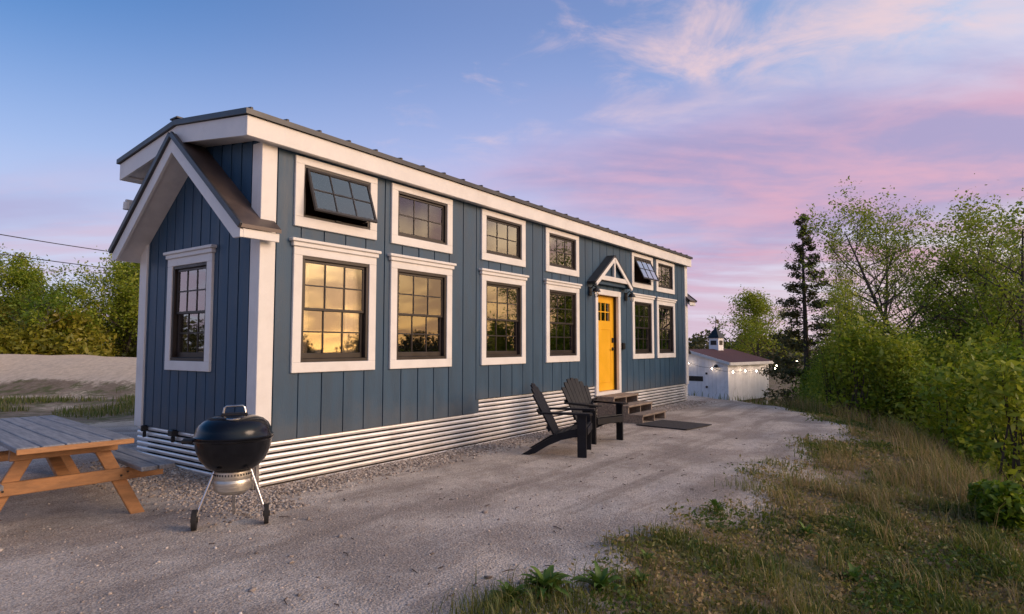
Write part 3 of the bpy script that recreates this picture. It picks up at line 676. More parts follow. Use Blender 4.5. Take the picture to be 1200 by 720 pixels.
# ------------------------------------------------------------------ pebble strip along the skirt (real stones)
def pebbles(name, xs, ys, rad, m, lift=0.25, label=None, cat=None):
    ico = np.array([(0, 0, 1), (.894, 0, .447), (.276, .851, .447), (-.724, .526, .447), (-.724, -.526, .447), (.276, -.851, .447), (.724, .526, -.447), (-.276, .851, -.447), (-.894, 0, -.447), (-.276, -.851, -.447), (.724, -.526, -.447), (0, 0, -1)])
    F = np.array([(0, 1, 2), (0, 2, 3), (0, 3, 4), (0, 4, 5), (0, 5, 1), (1, 6, 2), (2, 7, 3), (3, 8, 4), (4, 9, 5), (5, 10, 1), (2, 6, 7), (3, 7, 8), (4, 8, 9), (5, 9, 10), (1, 10, 6), (6, 11, 7), (7, 11, 8), (8, 11, 9), (9, 11, 10), (10, 11, 6)])
    n = len(xs); zs = height(xs, ys)
    V = ico[None] * (1 + .22 * rng.standard_normal((n, 12, 1)))
    V = V * (rad[:, None, None] * np.stack([rng.uniform(.8, 1.4, n), rng.uniform(.7, 1.1, n), rng.uniform(.45, .8, n)], -1)[:, None, :])
    a = rng.uniform(0, 6.28, n); ca, sa = np.cos(a)[:, None], np.sin(a)[:, None]
    X = V[..., 0] * ca - V[..., 1] * sa; Y = V[..., 0] * sa + V[..., 1] * ca
    V = np.stack([X + xs[:, None], Y + ys[:, None], V[..., 2] + (zs + rad * lift)[:, None]], -1).reshape(-1, 3)
    FF = (F[None] + (np.arange(n) * 12)[:, None, None]).reshape(-1, 3)
    o = mesh_np(name, V, FF, m, tint=np.repeat(rng.uniform(0, 1, n), 12))
    tag(o, label, cat, kind='stuff'); return o
def pebble_mat(name, cols):
    m = bpy.data.materials.new(name); m.use_nodes = True; n, l = m.node_tree.nodes, m.node_tree.links; n.clear()
    a = N(n, 'ShaderNodeAttribute', attribute_name='tint'); r = N(n, 'ShaderNodeValToRGB'); l.new(a.outputs['Fac'], r.inputs[0])
    r.color_ramp.elements[0].color = (*cols[0], 1); r.color_ramp.elements[1].color = (*cols[-1], 1)
    for i, c_ in enumerate(cols[1:-1]): e = r.color_ramp.elements.new((i + 1) / (len(cols) - 1)); e.color = (*c_, 1)
    b = N(n, 'ShaderNodeBsdfPrincipled', i_Roughness=0.8); l.new(r.outputs[0], b.inputs['Base Color'])
    o = N(n, 'ShaderNodeOutputMaterial'); l.new(b.outputs[0], o.inputs[0]); return m
MT['pebble'] = pebble_mat('washed_stones', [(.14, .11, .09), (.30, .25, .21), (.45, .38, .33), (.21, .17, .14), (.62, .56, .50)])
MT['crumb'] = pebble_mat('gravel_crumbs', [(.22, .18, .155), (.38, .32, .275), (.47, .40, .35), (.58, .51, .46)])
n = 15000
t = rng.uniform(0, 1, n); side = rng.uniform(0, 1, n)
w = np.abs(rng.normal(0, .27, n)).clip(0, .70)
xs = np.where(side < .80, rng.uniform(-.35, 12.4, n) ** 1.0, -w * 1.25 - .02); ys = np.where(side < .80, -w * .9 - .01, rng.uniform(-.9, 2.3, n))
pebbles('washed_stone_strip', xs, ys, rng.uniform(.007, .018, n), 'pebble', label='strip of washed brown stones along the foot of the house', cat='stones')
n = 26000
u_ = rng.uniform(0, 1, n); dist = 2.4 + 9.5 * u_ ** 1.5; ang_ = YAW + rng.uniform(-.72, .72, n)
xs = CAM.x + dist * np.cos(ang_); ys = CAM.y + dist * np.sin(ang_)
keep = (pad_d(xs, ys) < .3 + .6 * rng.standard_normal(n)) & ((ys < -.02) | (xs < -.05)); xs, ys = xs[keep], ys[keep]
pebbles('loose_gravel', xs, ys, rng.gamma(2.0, .0015, len(xs)).clip(.0015, .014), 'crumb', label='loose grey gravel scattered over the parking pad', cat='gravel')

n = 420
dist = 2.6 + 9 * rng.uniform(0, 1, n) ** 1.3; ang_ = YAW + rng.uniform(-.72, .72, n); xs = CAM.x + dist * np.cos(ang_); ys = CAM.y + dist * np.sin(ang_)
keep = (ys < -.3) & (pad_d(xs, ys) < .8) | ((xs < -.4) & (ys < 4)); xs, ys = xs[keep], ys[keep]
pebbles('scattered_stones', xs, ys, rng.gamma(3.0, .0032, len(xs)).clip(.005, .024), 'pebble', label='larger single stones scattered on the gravel', cat='stones')
MT['twig'] = mat('dead_twigs', (0.07, 0.05, 0.04), 0.9, vary=0.3)
tw = MB()
for k in range(170):
    dd = 2.8 + 8 * random.random() ** 1.4; an = YAW + random.uniform(-.75, .6); x, y = CAM.x + dd * math.cos(an), CAM.y + dd * math.sin(an)
    if y > -.35 and x > -.3: continue
    a = random.uniform(0, 6.28); L = random.uniform(.02, .11); zz = hz_(x, y) + .004; bx_ = random.uniform(-.015, .015)
    tw.tube([(x, y, zz), (x + math.cos(a) * L * .5 + bx_, y + math.sin(a) * L * .5 - bx_, zz + .006), (x + math.cos(a) * L, y + math.sin(a) * L, zz)], [.003, .0035, .002], 5)
tag(tw.build('ground_litter', 'twig', fix=False), 'dark twigs and bits of litter strewn over the gravel', 'litter', kind='stuff')

# ------------------------------------------------------------------ kettle grill
gx, gy = -.745, -.885; gz = hz_(gx, gy)
grill = tag(empty('kettle_grill', (gx, gy, gz), math.atan2(-(-.79 + 1.07), -(-.99 + .56)) * 0 + math.atan2(-.28, .43)), 'black round kettle grill with a dome lid and silver legs on wheels', 'grill')
RR = .292
bowl = [(0.001, .405), (.07, .407), (.14, .425), (.20, .465), (.25, .525), (.28, .60), (RR, .675), (RR + .012, .685), (RR + .012, .697), (RR - .01, .697)]
bo = MB().lathe(bowl, 48).build('bowl', 'enamel', grill, smooth=True)
lid = [(RR + .008, .700), (RR + .010, .712), (RR - .002, .725), (.284, .760), (.262, .803), (.222, .838), (.16, .862), (.08, .873), (.001, .876)]
ld = MB().lathe(lid, 48).build('lid', 'enamel', grill, smooth=True)
m = MB(); m.tube([(-.085, 0, .868), (-.075, -.005, .93), (-.06, -.005, .945), (.06, -.005, .945), (.075, -.005, .93), (.085, 0, .868)], .0085); m.build('lid_handle', 'steel', ld, smooth=True)
m = MB().box(-.10, .10, -.035, .035, .862, .890, .01); m.build('handle_shield', 'black', ld)
m = MB().lathe([(.0, .872), (.055, .880), (.065, .874), (.065, .866)], 16, (.0, -.13, -.018)); m.build('vent_damper', 'steel', ld)
m = MB().box(-.38, -.29, -.05, .05, .66, .695, .01); m.build('side_handle', 'black', grill)
MB().lathe([(.145, .43), (.148, .395), (.142, .36)], 32).build('ash_collar', 'ash', grill, smooth=True)
MB().lathe([(.128, .40), (.150, .345), (.149, .345), (.150, .34), (.142, .28), (.10, .245), (.001, .24)], 32).build('ash_catcher', 'ash', grill, smooth=True)
m = MB()
for k in range(40):
    a = 2 * math.pi * k / 40; m.box(.149 * math.cos(a) - .004, .149 * math.cos(a) + .004, .149 * math.sin(a) - .004, .149 * math.sin(a) + .004, .400, .415)
m.build('vent_holes', 'black', grill)
for sx_ in (-1, 1):
    MB().tube([(sx_ * .125, -.03, .455), (sx_ * .255, -.09, .085)], .0125, 10).build('leg', 'steel', grill, smooth=True)
    wl_ = MB(); wl_.tube([(sx_ * .262 - .018, -.095, .078), (sx_ * .262 + .018, -.095, .078)], .078, 24); wl_.tube([(sx_ * .262 - .026, -.095, .078), (sx_ * .262 + .026, -.095, .078)], .022, 12)
    wl_.build('wheel', 'rubber', grill, smooth=True)
MB().tube([(0, .13, .455), (0, .27, .012)], .0125, 10).build('leg', 'steel', grill, smooth=True)

# ------------------------------------------------------------------ picnic table
tx0, ty0 = -1.615, -.215
tdir = math.atan2(-.095, 1.0)                    # the long axis leans slightly right of +Y
pt = tag(empty('picnic_table', (tx0, ty0, hz_(-1.4, .6)), tdir), 'wooden picnic table with grey weathered top and orange A-frame legs', 'table')
TL, TWD, TH = 2.45, .76, .69
pw = TWD / 5
for i in range(5):
    a = -TWD / 2 + i * pw
    m = MB().box(a + .004, a + pw - .004, random.uniform(-.006, .006), TL + random.uniform(-.008, .008), TH - .038, TH + random.uniform(-.002, .002), .006); m.build('top_plank', 'greywood', pt)
for s in (-1, 1):
    for k in range(2):
        a = s * (.50 + k * .135); m = MB().box(a - .065 + .003, a + .065 - .003, -.02, TL - .02, .405, .443, .006); m.build('bench_plank', 'greywood', pt)
for ye in (.36, TL - .36):
    for s in (-1, 1):
        m = MB(); m.beam((s * .22, ye, TH - .05), (s * .555, ye, -.03), .038, .10, up=(s * 1.0, 0, .5), bev=.005); m.build('leg', 'wood', pt)
    sg = -1 if ye < 1 else 1
    m = MB(); m.beam((-.72, ye + sg * .042, .352), (.72, ye + sg * .042, .352), .038, .10, bev=.005); m.build('seat_beam', 'wood', pt)
    m = MB(); m.beam((-.36, ye + sg * .042, TH - .086), (.36, ye + sg * .042, TH - .086), .038, .092, bev=.005); m.build('top_cleat', 'wood', pt)
    for s in (-1, 1):
        for dx_ in (-.02, .03):
            MB().tube([(s * (.41 + dx_), ye + sg * .062, .352 + dx_ * .5), (s * (.41 + dx_), ye + sg * .066, .352 + dx_ * .5)], .009, 8).build('bolt', 'black', pt)
for s in (-1, 1):
    m = MB(); m.beam((0, TL / 2 + s * .12, TH - .055), (0, (.33 if s < 0 else TL - .33), .375), .09, .038, bev=.004); m.build('diagonal_brace', 'wood', pt)
m = MB(); m.box(-TWD / 2 + .002, TWD / 2 - .002, -.028, -.008, TH - .045, TH - .006, .004); m.build('end_strip', 'wood', pt)

# ------------------------------------------------------------------ adirondack chairs
def adirondack(loc, rz, label):
    # local frame: the chair faces -Y; origin on the ground under the seat
    c0 = tag(empty('adirondack_chair', loc, rz), label, 'chair', 'adirondack chairs beside the house')
    for s in (-1, 1):
        x = s * .275
        # long sweeping side stringer, from the front seat edge to the ground behind
        top = [(-.30, .375), (-.10, .345), (.10, .27), (.28, .17), (.45, .065), (.56, .0)]
        bot = [(.46, .0), (.36, .03), (.20, .13), (.02, .21), (-.14, .25), (-.30, .26)]
        MB().prism(top + bot, 'x', x - .018, x + .018).build('side_rail', 'plastic', c0)
        m = MB().box(x + s * .020 - .0, x + s * .020 + s * .03, -.32, -.20, 0, .545, .004) if s > 0 else MB().box(x - .05, x - .020, -.32, -.20, 0, .545, .004)
        m.build('front_leg', 'plastic', c0)
        m = MB(); xx = x + s * .03
        poly = [(xx - .075, -.37), (xx - .04, -.395), (xx + .04, -.395), (xx + .075, -.37), (xx + .07, -.05), (xx + .035, .30), (xx - .035, .30), (xx - .06, -.05)]
        m.prism(poly, 'z', .547, .572); m.build('armrest', 'plastic', c0)
    for k in range(6):
        f = k / 5; y = -.30 + .40 * f + .01; z = .385 - .115 * f
        m = MB(); m.beam((-.295, y, z), (.295, y, z), .072, .020, up=(0, .27, 1)); m.build('seat_slat', 'plastic', c0)
    MB().box(-.292, .292, -.338, -.3205, .285, .375, .004).build('front_apron', 'plastic', c0)
    # fan of back slats, leaning back
    base = Vector((0, .12, .265)); lean = Vector((0, math.sin(R(27)), math.cos(R(27))))
    hs = [.60, .68, .735, .75, .735, .68, .60]
    for k in range(7):
        o = k - 3; x0_ = o * .066; x1_ = o * .088; h = hs[k]
        w0, w1 = .031, .041
        nrm = Vector((0, math.cos(R(27)), -math.sin(R(27)))) * .011
        pts = []
        for xx, ww, hh in ((x0_, w0, -.02), (x0_ + (x1_ - x0_) * .93, w1, h * .94), (x1_, w1 * .72, h - .004)):
            pts.append((base + lean * hh + Vector((xx - ww, 0, 0)), base + lean * hh + Vector((xx + ww, 0, 0))))
        vs = []
        for sgn in (-1, 1):
            for a, b in pts: vs += [a + nrm * sgn, b + nrm * sgn]
        m = MB().add(vs, [(0, 1, 3, 2), (2, 3, 5, 4), (6, 8, 9, 7), (8, 10, 11, 9), (0, 2, 8, 6), (2, 4, 10, 8), (1, 7, 9, 3), (3, 9, 11, 5), (4, 5, 11, 10), (0, 6, 7, 1)])
        m.build('back_slat', 'plastic', c0)
    for hh, ww in ((.10, .23), (.36, .30)):
        p = base + lean * hh + Vector((0, .034, -.01)); m = MB(); m.beam(p - Vector((ww, 0, 0)), p + Vector((ww, 0, 0)), .03, .075, up=tuple(lean)); m.build('back_rail', 'plastic', c0)
    return c0
adirondack((3.72, -1.36, hz_(3.7, -1.4)), R(23), 'dark adirondack chair seen edge-on, the one nearer the grill')
adirondack((4.95, -1.13, hz_(4.9, -1.2)), R(-13), 'dark adirondack chair with its fanned slat back in view, beside the steps')

# ------------------------------------------------------------------ steps and doormat
st = tag(empty('entry_steps', (7.66, -.02, 0)), 'three grey wooden steps with open risers below the yellow door', 'steps')
fronts = [(-.40, .47), (-.70, .32), (-.98, .165)]
for i, (yf, z) in enumerate(fronts):
    ybk = -.03 if i == 0 else fronts[i - 1][0] + .02
    n_ = 3 if i == 0 else 2
    dd = (ybk - yf) / n_
    for k in range(n_):
        MB().box(-.56, .56, yf + k * dd + .003, yf + (k + 1) * dd - .003, z - .038, z, .005).build('tread_board', 'stepwood', st)
for x in (-.53, 0, .53):
    poly = [(-.03, -.01), (-.03, .431), (-.38, .431), (-.38, .281), (-.68, .281), (-.68, .126), (-.96, .126), (-.96, -.01)]
    MB().prism(poly, 'x', x - .019, x + .019).build('stringer', 'stepwood', st)
dm = MB().box(-.47, .47, -.50, .50, 0, .014, .004).build('doormat', 'mat'); dm.location = (7.26, -1.52, hz_(7.2, -1.5) + .012); dm.rotation_euler = (0, 0, R(-8))
tag(dm, 'dark flat doormat lying on the gravel before the steps', 'doormat')

# ------------------------------------------------------------------ white shed behind the house
SB = -1.30
sh = tag(empty('garden_shed', (27.04, 3.35, 0), math.atan2(-.85, 4.31)), 'small white shed with maroon roof and cupola at the far end', 'shed')
# local: x along the side wall, y along the gable (away from the corner to the left)
SL, SW_, SE, SRZ = 4.4, 4.36, .60, 1.20
bk = MB().box(.03, SL - .03, .03, SW_ - .03, SB, SE - .02)
bk.prism([(.03, SE - .0195), (SW_ - .03, SE - .0195), (SW_ / 2, SRZ - .06)], 'x', .03, SL - .03); swl = bk.build('wall', 'shedwhite', sh)
for k in range(22):
    a = k * .2; MB().box(a + .004, a + .196, -.002 + .03, .029, SB + .01, SE - .02).build('wall_board', 'shedwhite', swl) if False else MB().box(a + .004, a + .196, .0, .0295, SB + .01, SE - .02).build('wall_board', 'shedwhite', swl)
for k in range(21):
    a = .02 + k * .205; zt_ = SE + (SRZ - SE) * (1 - abs(a + .1 - SW_ / 2) / (SW_ / 2)) - .06
    MB().box(.0, .0295, a + .004, min(a + .201, SW_), SB + .01, zt_).build('wall_board', 'shedwhite', swl)
shr = MB().prism([(-.2, SE - .03), (SW_ / 2, SRZ), (SW_ + .2, SE - .03), (SW_ + .2, SE + .03), (SW_ / 2, SRZ + .06), (-.2, SE + .03)], 'x', -.2, SL + .2).build('roof', 'shedroof', sh)
m = MB()
for s in (0, 1):
    y_e = -.2 if s == 0 else SW_ + .2
    m.beam((-.215, y_e, SE - .04), (-.215, SW_ / 2, SRZ - .01), .03, .13)
m.build('rake_board', 'trim', shr); MB().box(-.19, SL + .2, -.225, -.2005, SE - .12, SE + .025, .003).build('eave_fascia', 'trim', shr)
cu = MB().box(2.62, 3.18, SW_ / 2 - .28, SW_ / 2 + .28, SRZ - .15, SRZ + .66, .01).build('cupola', 'shedwhite', sh)
MB().add([(2.55, SW_ / 2 - .35, SRZ + .66), (3.25, SW_ / 2 - .35, SRZ + .66), (3.25, SW_ / 2 + .35, SRZ + .66), (2.55, SW_ / 2 + .35, SRZ + .66), (2.9, SW_ / 2, SRZ + 1.28)], [(0, 1, 4), (1, 2, 4), (2, 3, 4), (3, 0, 4), (3, 2, 1, 0)]).build('cupola_roof', 'black', cu)
for q in (0, 1):
    m = MB().box(2.605, 2.619, SW_ / 2 - .17, SW_ / 2 + .17, SRZ + .28, SRZ + .52) if q else MB().box(2.73, 3.07, SW_ / 2 - .295, SW_ / 2 - .281, SRZ + .28, SRZ + .52)
    m.build('louvre_window', 'black', cu)
m = MB().tube([(2.9, SW_ / 2, SRZ + 1.22), (2.9, SW_ / 2, SRZ + 1.85)], .018); m.beam((2.65, SW_ / 2, SRZ + 1.58), (3.15, SW_ / 2, SRZ + 1.58), .02, .03); m.beam((2.9, SW_ / 2 - .2, SRZ + 1.48), (2.9, SW_ / 2 + .2, SRZ + 1.48), .02, .02); m.box(3.0, 3.2, SW_ / 2 - .01, SW_ / 2 + .01, SRZ + 1.50, SRZ + 1.68); m.build('weathervane', 'black', cu)
MB().box(-.012, -.001, 1.35, 2.25, -.35, -.10).build('vent_panel', 'black', sh)
for z in (.05, -.62): MB().box(-.03, -.001, 1.10, 1.20, z - .05, z + .05).build('hinge', 'black', sh)
m = MB().box(.2, SL - .2, .1, .3, SB - .18, SB - .001); m.box(.2, SL - .2, SW_ - .3, SW_ - .1, SB - .18, SB - .001); m.build('skid', 'stepwood', sh)
for x in (.4, 2.2, 4.0): MB().box(x, x + .4, .06, .34, SB - .75, SB - .181, .01).build('block_pier', 'shedwhite', sh)
MB().lathe([(.0, 0), (.07, -.02), (.13, -.16), (.12, -.16), (.0, -.05)], 14, (-.16, .55, .52)).build('barn_lamp', 'black', sh)
# string of lights along the shed and on to the trees
sl_ = tag(empty('string_lights', (0, 0, 0)), 'string of small lit bulbs from the shed eave to the trees', 'string lights')
mw = sh.matrix_basis.copy() if False else Matrix.Translation((27.04, 3.35, 0)) @ Matrix.Rotation(math.atan2(-.85, 4.31), 4, 'Z')
pp = [mw @ Vector(p) for p in ((-.28, 3.4, .70), (-.28, 2.0, .62), (-.28, .7, .38))] + [mw @ Vector(p) for p in ((-.05, -.28, .24), (1.2, -.28, .26), (2.4, -.28, .22), (3.6, -.28, .25), (4.6, -.28, .30))]
pp += [at(910, 427, 33), at(921, 424, 31), at(934, 421, 29), at(946, 419, 28), at(958, 414, 27)]
wp = []
for a, b in zip(pp, pp[1:]):
    for k in range(5):
        f = k / 5; wp.append(a.lerp(b, f) - Vector((0, 0, .10 * 4 * f * (1 - f))))
wp.append(pp[-1])
MB().tube(wp, .008, 5).build('wire', 'cable', sl_)
for p in pp:
    m = MB().lathe([(.0, .035), (.02, .02), (.03, -.015), (.02, -.045), (.0, -.055)], 10, p - Vector((0, 0, .06))); m.build('bulb', 'bulb', sl_, smooth=True)

# ------------------------------------------------------------------ power cables on the left
for (a, b), lab in (((at(-60, 262, 27), at(330, 325, 52)), 'upper power cable crossing the sky left of the house'), ((at(-60, 286, 27), at(330, 340, 52)), 'lower power cable crossing the sky left of the house')):
    ext = (b - a); a2 = a - ext * .6
    pts = [a2.lerp(b, k / 24) - Vector((0, 0, .9 * 4 * (k / 24) * (1 - k / 24))) + Vector((0, 0, .75)) for k in range(25)]
    tag(MB().tube(pts, .022, 6).build('power_cable', 'cable'), lab, 'cable')

# ------------------------------------------------------------------ vegetation
def leaf_quads(C, size, tint, tilt=1.0, aspect=1.7):
    n = len(C)
    a = rng.standard_normal((n, 3)); a[:, 2] *= .7; a /= np.linalg.norm(a, axis=1)[:, None]
    b = rng.standard_normal((n, 3)); b -= (a * b).sum(1)[:, None] * a; b /= np.linalg.norm(b, axis=1)[:, None]
    s = (size * rng.uniform(.6, 1.35, n))[:, None]
    V = np.stack([C - a * s * aspect * .5, C + b * s * .42, C + a * s * aspect * .5, C - b * s * .42], 1).reshape(-1, 3)
    F = np.arange(4 * n).reshape(-1, 4)
    return V, F, np.repeat(tint, 4)
def grow(base, d, length, rad, depth, out, spread=.6, up=.25, lean=None, ratio=.70, kids=(3, 5), r_=random):
    n = 5; p = Vector(base); pts = [p.copy()]; rs = [rad]; d = Vector(d).normalized(); dirs = [d.copy()]
    for i in range(n):
        d = (d + Vector((r_.gauss(0, .10), r_.gauss(0, .10), r_.gauss(0, .06) + up * .12))).normalized()
        p = p + d * length / n; pts.append(p.copy()); rs.append(rad * (1 - .55 * (i + 1) / n)); dirs.append(d.copy())
    out['tubes'].append((pts, rs, depth))
    if depth <= 1:
        out['tips'] += [pts[k] for k in (2, 3, 4, 5)]
    if depth > 0:
        for k in range(r_.randint(*kids)):
            f = r_.uniform(.35, 1.0); i = min(n - 1, int(f * n)); q = pts[i].lerp(pts[i + 1], f * n - i)
            sd = Vector((r_.gauss(0, 1), r_.gauss(0, 1), r_.gauss(0, .5))).normalized()
            nd = (dirs[i] * (1 - spread) + sd * spread + Vector((0, 0, up))).normalized()
            grow(q, nd, length * ratio * r_.uniform(.7, 1.1), rs[i] * .62, depth - 1, out, spread, up, None, ratio, kids, r_)
def deciduous(name, base, h, label, cat='tree', seed=1, leaf='leaf', bark='bark', per=22, lsize=.085, sig=.15, stems=1, spread=.55, tint=(.5, .2), start=.22, group=None, up=.25):
    r_ = random.Random(seed); root = tag(empty(name, base), label, cat, group)
    out = {'tubes': [], 'tips': []}
    for s in range(stems):
        ang = r_.uniform(0, 6.28); ln = .0 if stems == 1 else .28
        d = Vector((math.cos(ang) * ln, math.sin(ang) * ln, 1)).normalized()
        # leader
        pts = [Vector((0, 0, -.1))]; n = 9; hh = h * (1 if s == 0 else r_.uniform(.6, .9)); dd = d.copy()
        rad0 = .012 * hh + .02
        for i in range(n):
            dd = (dd + Vector((r_.gauss(0, .06), r_.gauss(0, .06), .08))).normalized(); pts.append(pts[-1] + dd * hh / n)
        rs = [rad0 * (1 - .9 * i / n) + .006 for i in range(n + 1)]
        out['tubes'].append((pts, rs, 9)); out['tips'] += pts[-2:]
        nb = int(h * 2.0) + 6
        for k in range(nb):
            f = start + (1 - start) * ((k + r_.random()) / nb); i = min(n - 1, int(f * n)); q = pts[i].lerp(pts[i + 1], f * n - i)
            a = k * 2.4 + r_.uniform(-.5, .5); L = hh * (.34 * (1 - f) ** .7 + .09) * r_.uniform(.7, 1.25)
            grow(q, (math.cos(a) * .9, math.sin(a) * .9, .55), L, rs[i] * .5, 2, out, spread, up, r_=r_)
    m = MB()
    for pts, rs, dp in out['tubes']: m.tube(pts, rs, 8 if dp == 9 else (5 if dp == 2 else 3), cap=False)
    m.build('trunk', bark, root, smooth=True, fix=False)
    T = np.array([tuple(t) for t in out['tips']])
    k = rng.integers(0, len(T), len(T) * per // 4)
    # clumped leaves: some twigs carry many, some none
    wgt = (vnoise(T[:, 0] + T[:, 2], T[:, 1], 1.3, seed * 3.3) + .5) ** 1.5 + .02; wgt /= wgt.sum()
    k = rng.choice(len(T), len(T) * per // 4, p=wgt)
    C = T[k] + rng.standard_normal((len(k), 3)) * sig
    tn = np.clip(tint[0] + tint[1] * rng.standard_normal(len(k)) + .35 * vnoise(C[:, 0] + C[:, 2], C[:, 1], .9, 2.0), 0, 1)
    V, F, tt = leaf_quads(C, lsize, tn)
    mesh_np('crown', V, F, leaf, root, tint=tt)
    return root
def conifer(name, base, h, label, seed=3):
    r_ = random.Random(seed); root = tag(empty(name, base), label, 'tree')
    m = MB(); m.tube([(0, 0, -.1), (.05, .02, h * .4), (-.03, .03, h * .75), (0, 0, h)], [.14, .10, .05, .01], 8)
    C = []; 
    nb = 64
    for k in range(nb):
        f = .10 + .90 * k / nb
        if r_.random() < .08 and f < .85: continue
        z = h * f; a = k * 2.4 + r_.uniform(-.6, .6); L = (2.1 * (1 - f) ** .85 + .07) * r_.uniform(.45, 1.15)
        p0 = Vector((0, 0, z)); p1 = Vector((math.cos(a) * L, math.sin(a) * L, z + L * r_.uniform(-.05, .45)))
        m.tube([p0, p0.lerp(p1, .5) + Vector((0, 0, -.06)), p1], [.022, .014, .005], 4)
        for q in range(int(16 + L * 48)):
            t = r_.uniform(.25, 1.05); C.append(tuple(p0.lerp(p1, t) + Vector((r_.gauss(0, .12), r_.gauss(0, .12), r_.gauss(0, .10))) * (.3 + .7 * (1 - f))))
    m.build('trunk', 'bark', root, smooth=True, fix=False)
    C = np.array(C); k = rng.integers(0, len(C), len(C) * 4); C = C[k] + rng.standard_normal((len(k), 3)) * .05
    V, F, tt = leaf_quads(C, .062, np.clip(.38 + .22 * rng.standard_normal(len(C)), 0, 1), aspect=2.2)
    mesh_np('crown', V, F, 'leaf_dark', root, tint=tt); return root
def on_ground(u, depth):
    p = at(u, 405, depth); return Vector((p.x, p.y, hz_(p.x, p.y)))
def tree_h(u, vtop, depth):
    b = on_ground(u, depth); return b, at(u, vtop, depth).z - b.z
b, h = tree_h(945, 250, 25); conifer('spruce_tree', b, h, 'ragged dark spruce with a pointed top, rising behind the string lights')
b, h = tree_h(1020, 268, 24); deciduous('slender_tree', b, h, 'slender thin-leaved tree just right of the spruce', seed=5, per=15, lsize=.055, tint=(.60, .16), start=.42)
b, h = tree_h(1102, 240, 19); deciduous('forked_tree', b, h, 'tallest leafy tree with a forked trunk above the thicket on the right', seed=8, per=15, lsize=.058, stems=3, tint=(.66, .18), start=.28)
b, h = tree_h(1195, 262, 17); deciduous('leafy_tree', b, h, 'tree cut by the right edge of the photo', seed=11, per=14, lsize=.055, stems=2, tint=(.64, .18), start=.3)
b, h = tree_h(1160, 300, 22); deciduous('young_tree', b, h, 'smaller airy tree between the forked tree and the right edge', seed=14, per=12, lsize=.055, tint=(.66, .18))
b, h = tree_h(890, 352, 37); deciduous('pale_tree', b, h, 'small pale green tree behind the shed roof', seed=15, per=30, lsize=.08, sig=.22, tint=(.78, .15))
b, h = tree_h(14, 306, 33); deciduous('field_tree', b, h, 'bushy yellow green tree at the left edge', seed=21, per=26, lsize=.085, stems=3, sig=.20, tint=(.74, .18), spread=.6)
b, h = tree_h(138, 293, 31); deciduous('field_tree', b, h, 'leafy tree rising beside the blue gable end', seed=22, per=26, lsize=.08, stems=3, sig=.22, tint=(.78, .18), spread=.6)
b, h = tree_h(62, 322, 30); deciduous('bare_tree', b, h, 'nearly bare thin tree between the two leafy trees on the left', seed=24, per=2, lsize=.09, tint=(.5, .2))
b, h = tree_h(50, 352, 27); deciduous('white_sapling', b, h, 'pale trunked sapling before the left brush', seed=26, per=6, lsize=.09, bark='birch')
for u, v, dd, sd, lab in ((95, 338, 29, 61, 'thin sapling rising above the brush, left of the blue gable'), (38, 345, 30, 62, 'thin leafy sapling above the left brush, right of the edge tree'), (160, 330, 33, 63, 'sapling close beside the white corner of the gable end')):
    b, h = tree_h(u, v, dd); deciduous('sapling', b, h, lab, seed=sd, per=16, lsize=.07, sig=.16, tint=(.72, .18), group='saplings in the left brush')
# thickets: nobody could count these bushes
def thicket(name, spots, label, leaf, density=1.0, lsize=.09, stemmat='bark'):
    # spots: (x, y, z, radius, height, tint)
    Cs, Ts, Ss = [], [], []; m = MB()
    for x, y, z, r, h, tn in spots:
        nc = int(18 * r * h) + 8
        th = rng.uniform(0, 6.28, nc); rr = r * np.sqrt(rng.uniform(0, 1, nc)); zz = h * rng.uniform(.03, 1.0, nc); rr = rr * np.clip(1.15 - .75 * zz / h, .2, 1)
        cc = np.stack([x + rr * np.cos(th), y + rr * np.sin(th), z + zz], -1)
        for q in range(11):
            c_ = cc[rng.integers(nc)] + np.array([0, 0, .15]); m.tube([(x + rng.normal() * .15, y + rng.normal() * .15, z - .1), tuple((np.array([x, y, z]) * .4 + c_ * .6)), tuple(c_)], [.026, .016, .005], 4, cap=False)
        per = int(26 * density); C = np.repeat(cc, per, 0) + rng.standard_normal((nc * per, 3)) * np.array([.20, .20, .17]) * (.6 + .35 * r)
        Ss.append(np.full(len(C), rng.choice([.55, .8, 1.0, 1.35])) * rng.lognormal(0, .25, len(C)))
        Cs.append(C); Ts.append(np.clip(tn + np.repeat(rng.normal(0, .13, nc), per) + .13 * rng.standard_normal(len(C)), 0, 1))
    C = np.concatenate(Cs); T = np.concatenate(Ts); V, F, tt = leaf_quads(C, lsize * np.concatenate(Ss), T)
    o = mesh_np(name, V, F, leaf, tint=tt); tag(o, label, 'thicket', kind='stuff')
    s = m.build('stems', stemmat, o, fix=False); tag(s, kind='stuff'); return o
spots = []
for i in range(150):
    x = rng.uniform(6.0, 30); e = float(np.interp(x, EX, EY)); cr = float(np.interp(x, [2, 4, 8, 10, 14], [2.2, 2.0, 1.0, .8, .6]))
    if x < 13.5: y = e - cr - rng.uniform(.7, 6.5)
    else: y = rng.uniform(-9.5, -.5) - max(0, 14.5 - x)
    z = hz_(x, y); dep = (Vector((x, y, 0)) - CAM).to_2d().length
    topz = rng.uniform(.2, 1.45) + max(0, dep - 16) * .04
    if y > -2.4 and x > 20: topz = min(topz, .35)
    pu = Vector((x, y, 0)) - CAM; uu = 600 + FPX * pu.dot(rgt) / pu.dot(fwd)
    if uu - 1.2 * FPX / dep < 918 or uu > 1290: continue
    h = max(.7, topz - z)
    spots.append((x, y, z, rng.uniform(.6, 1.15), h, rng.choice([.30, .48, .62, .80], p=[.25, .3, .25, .2])))
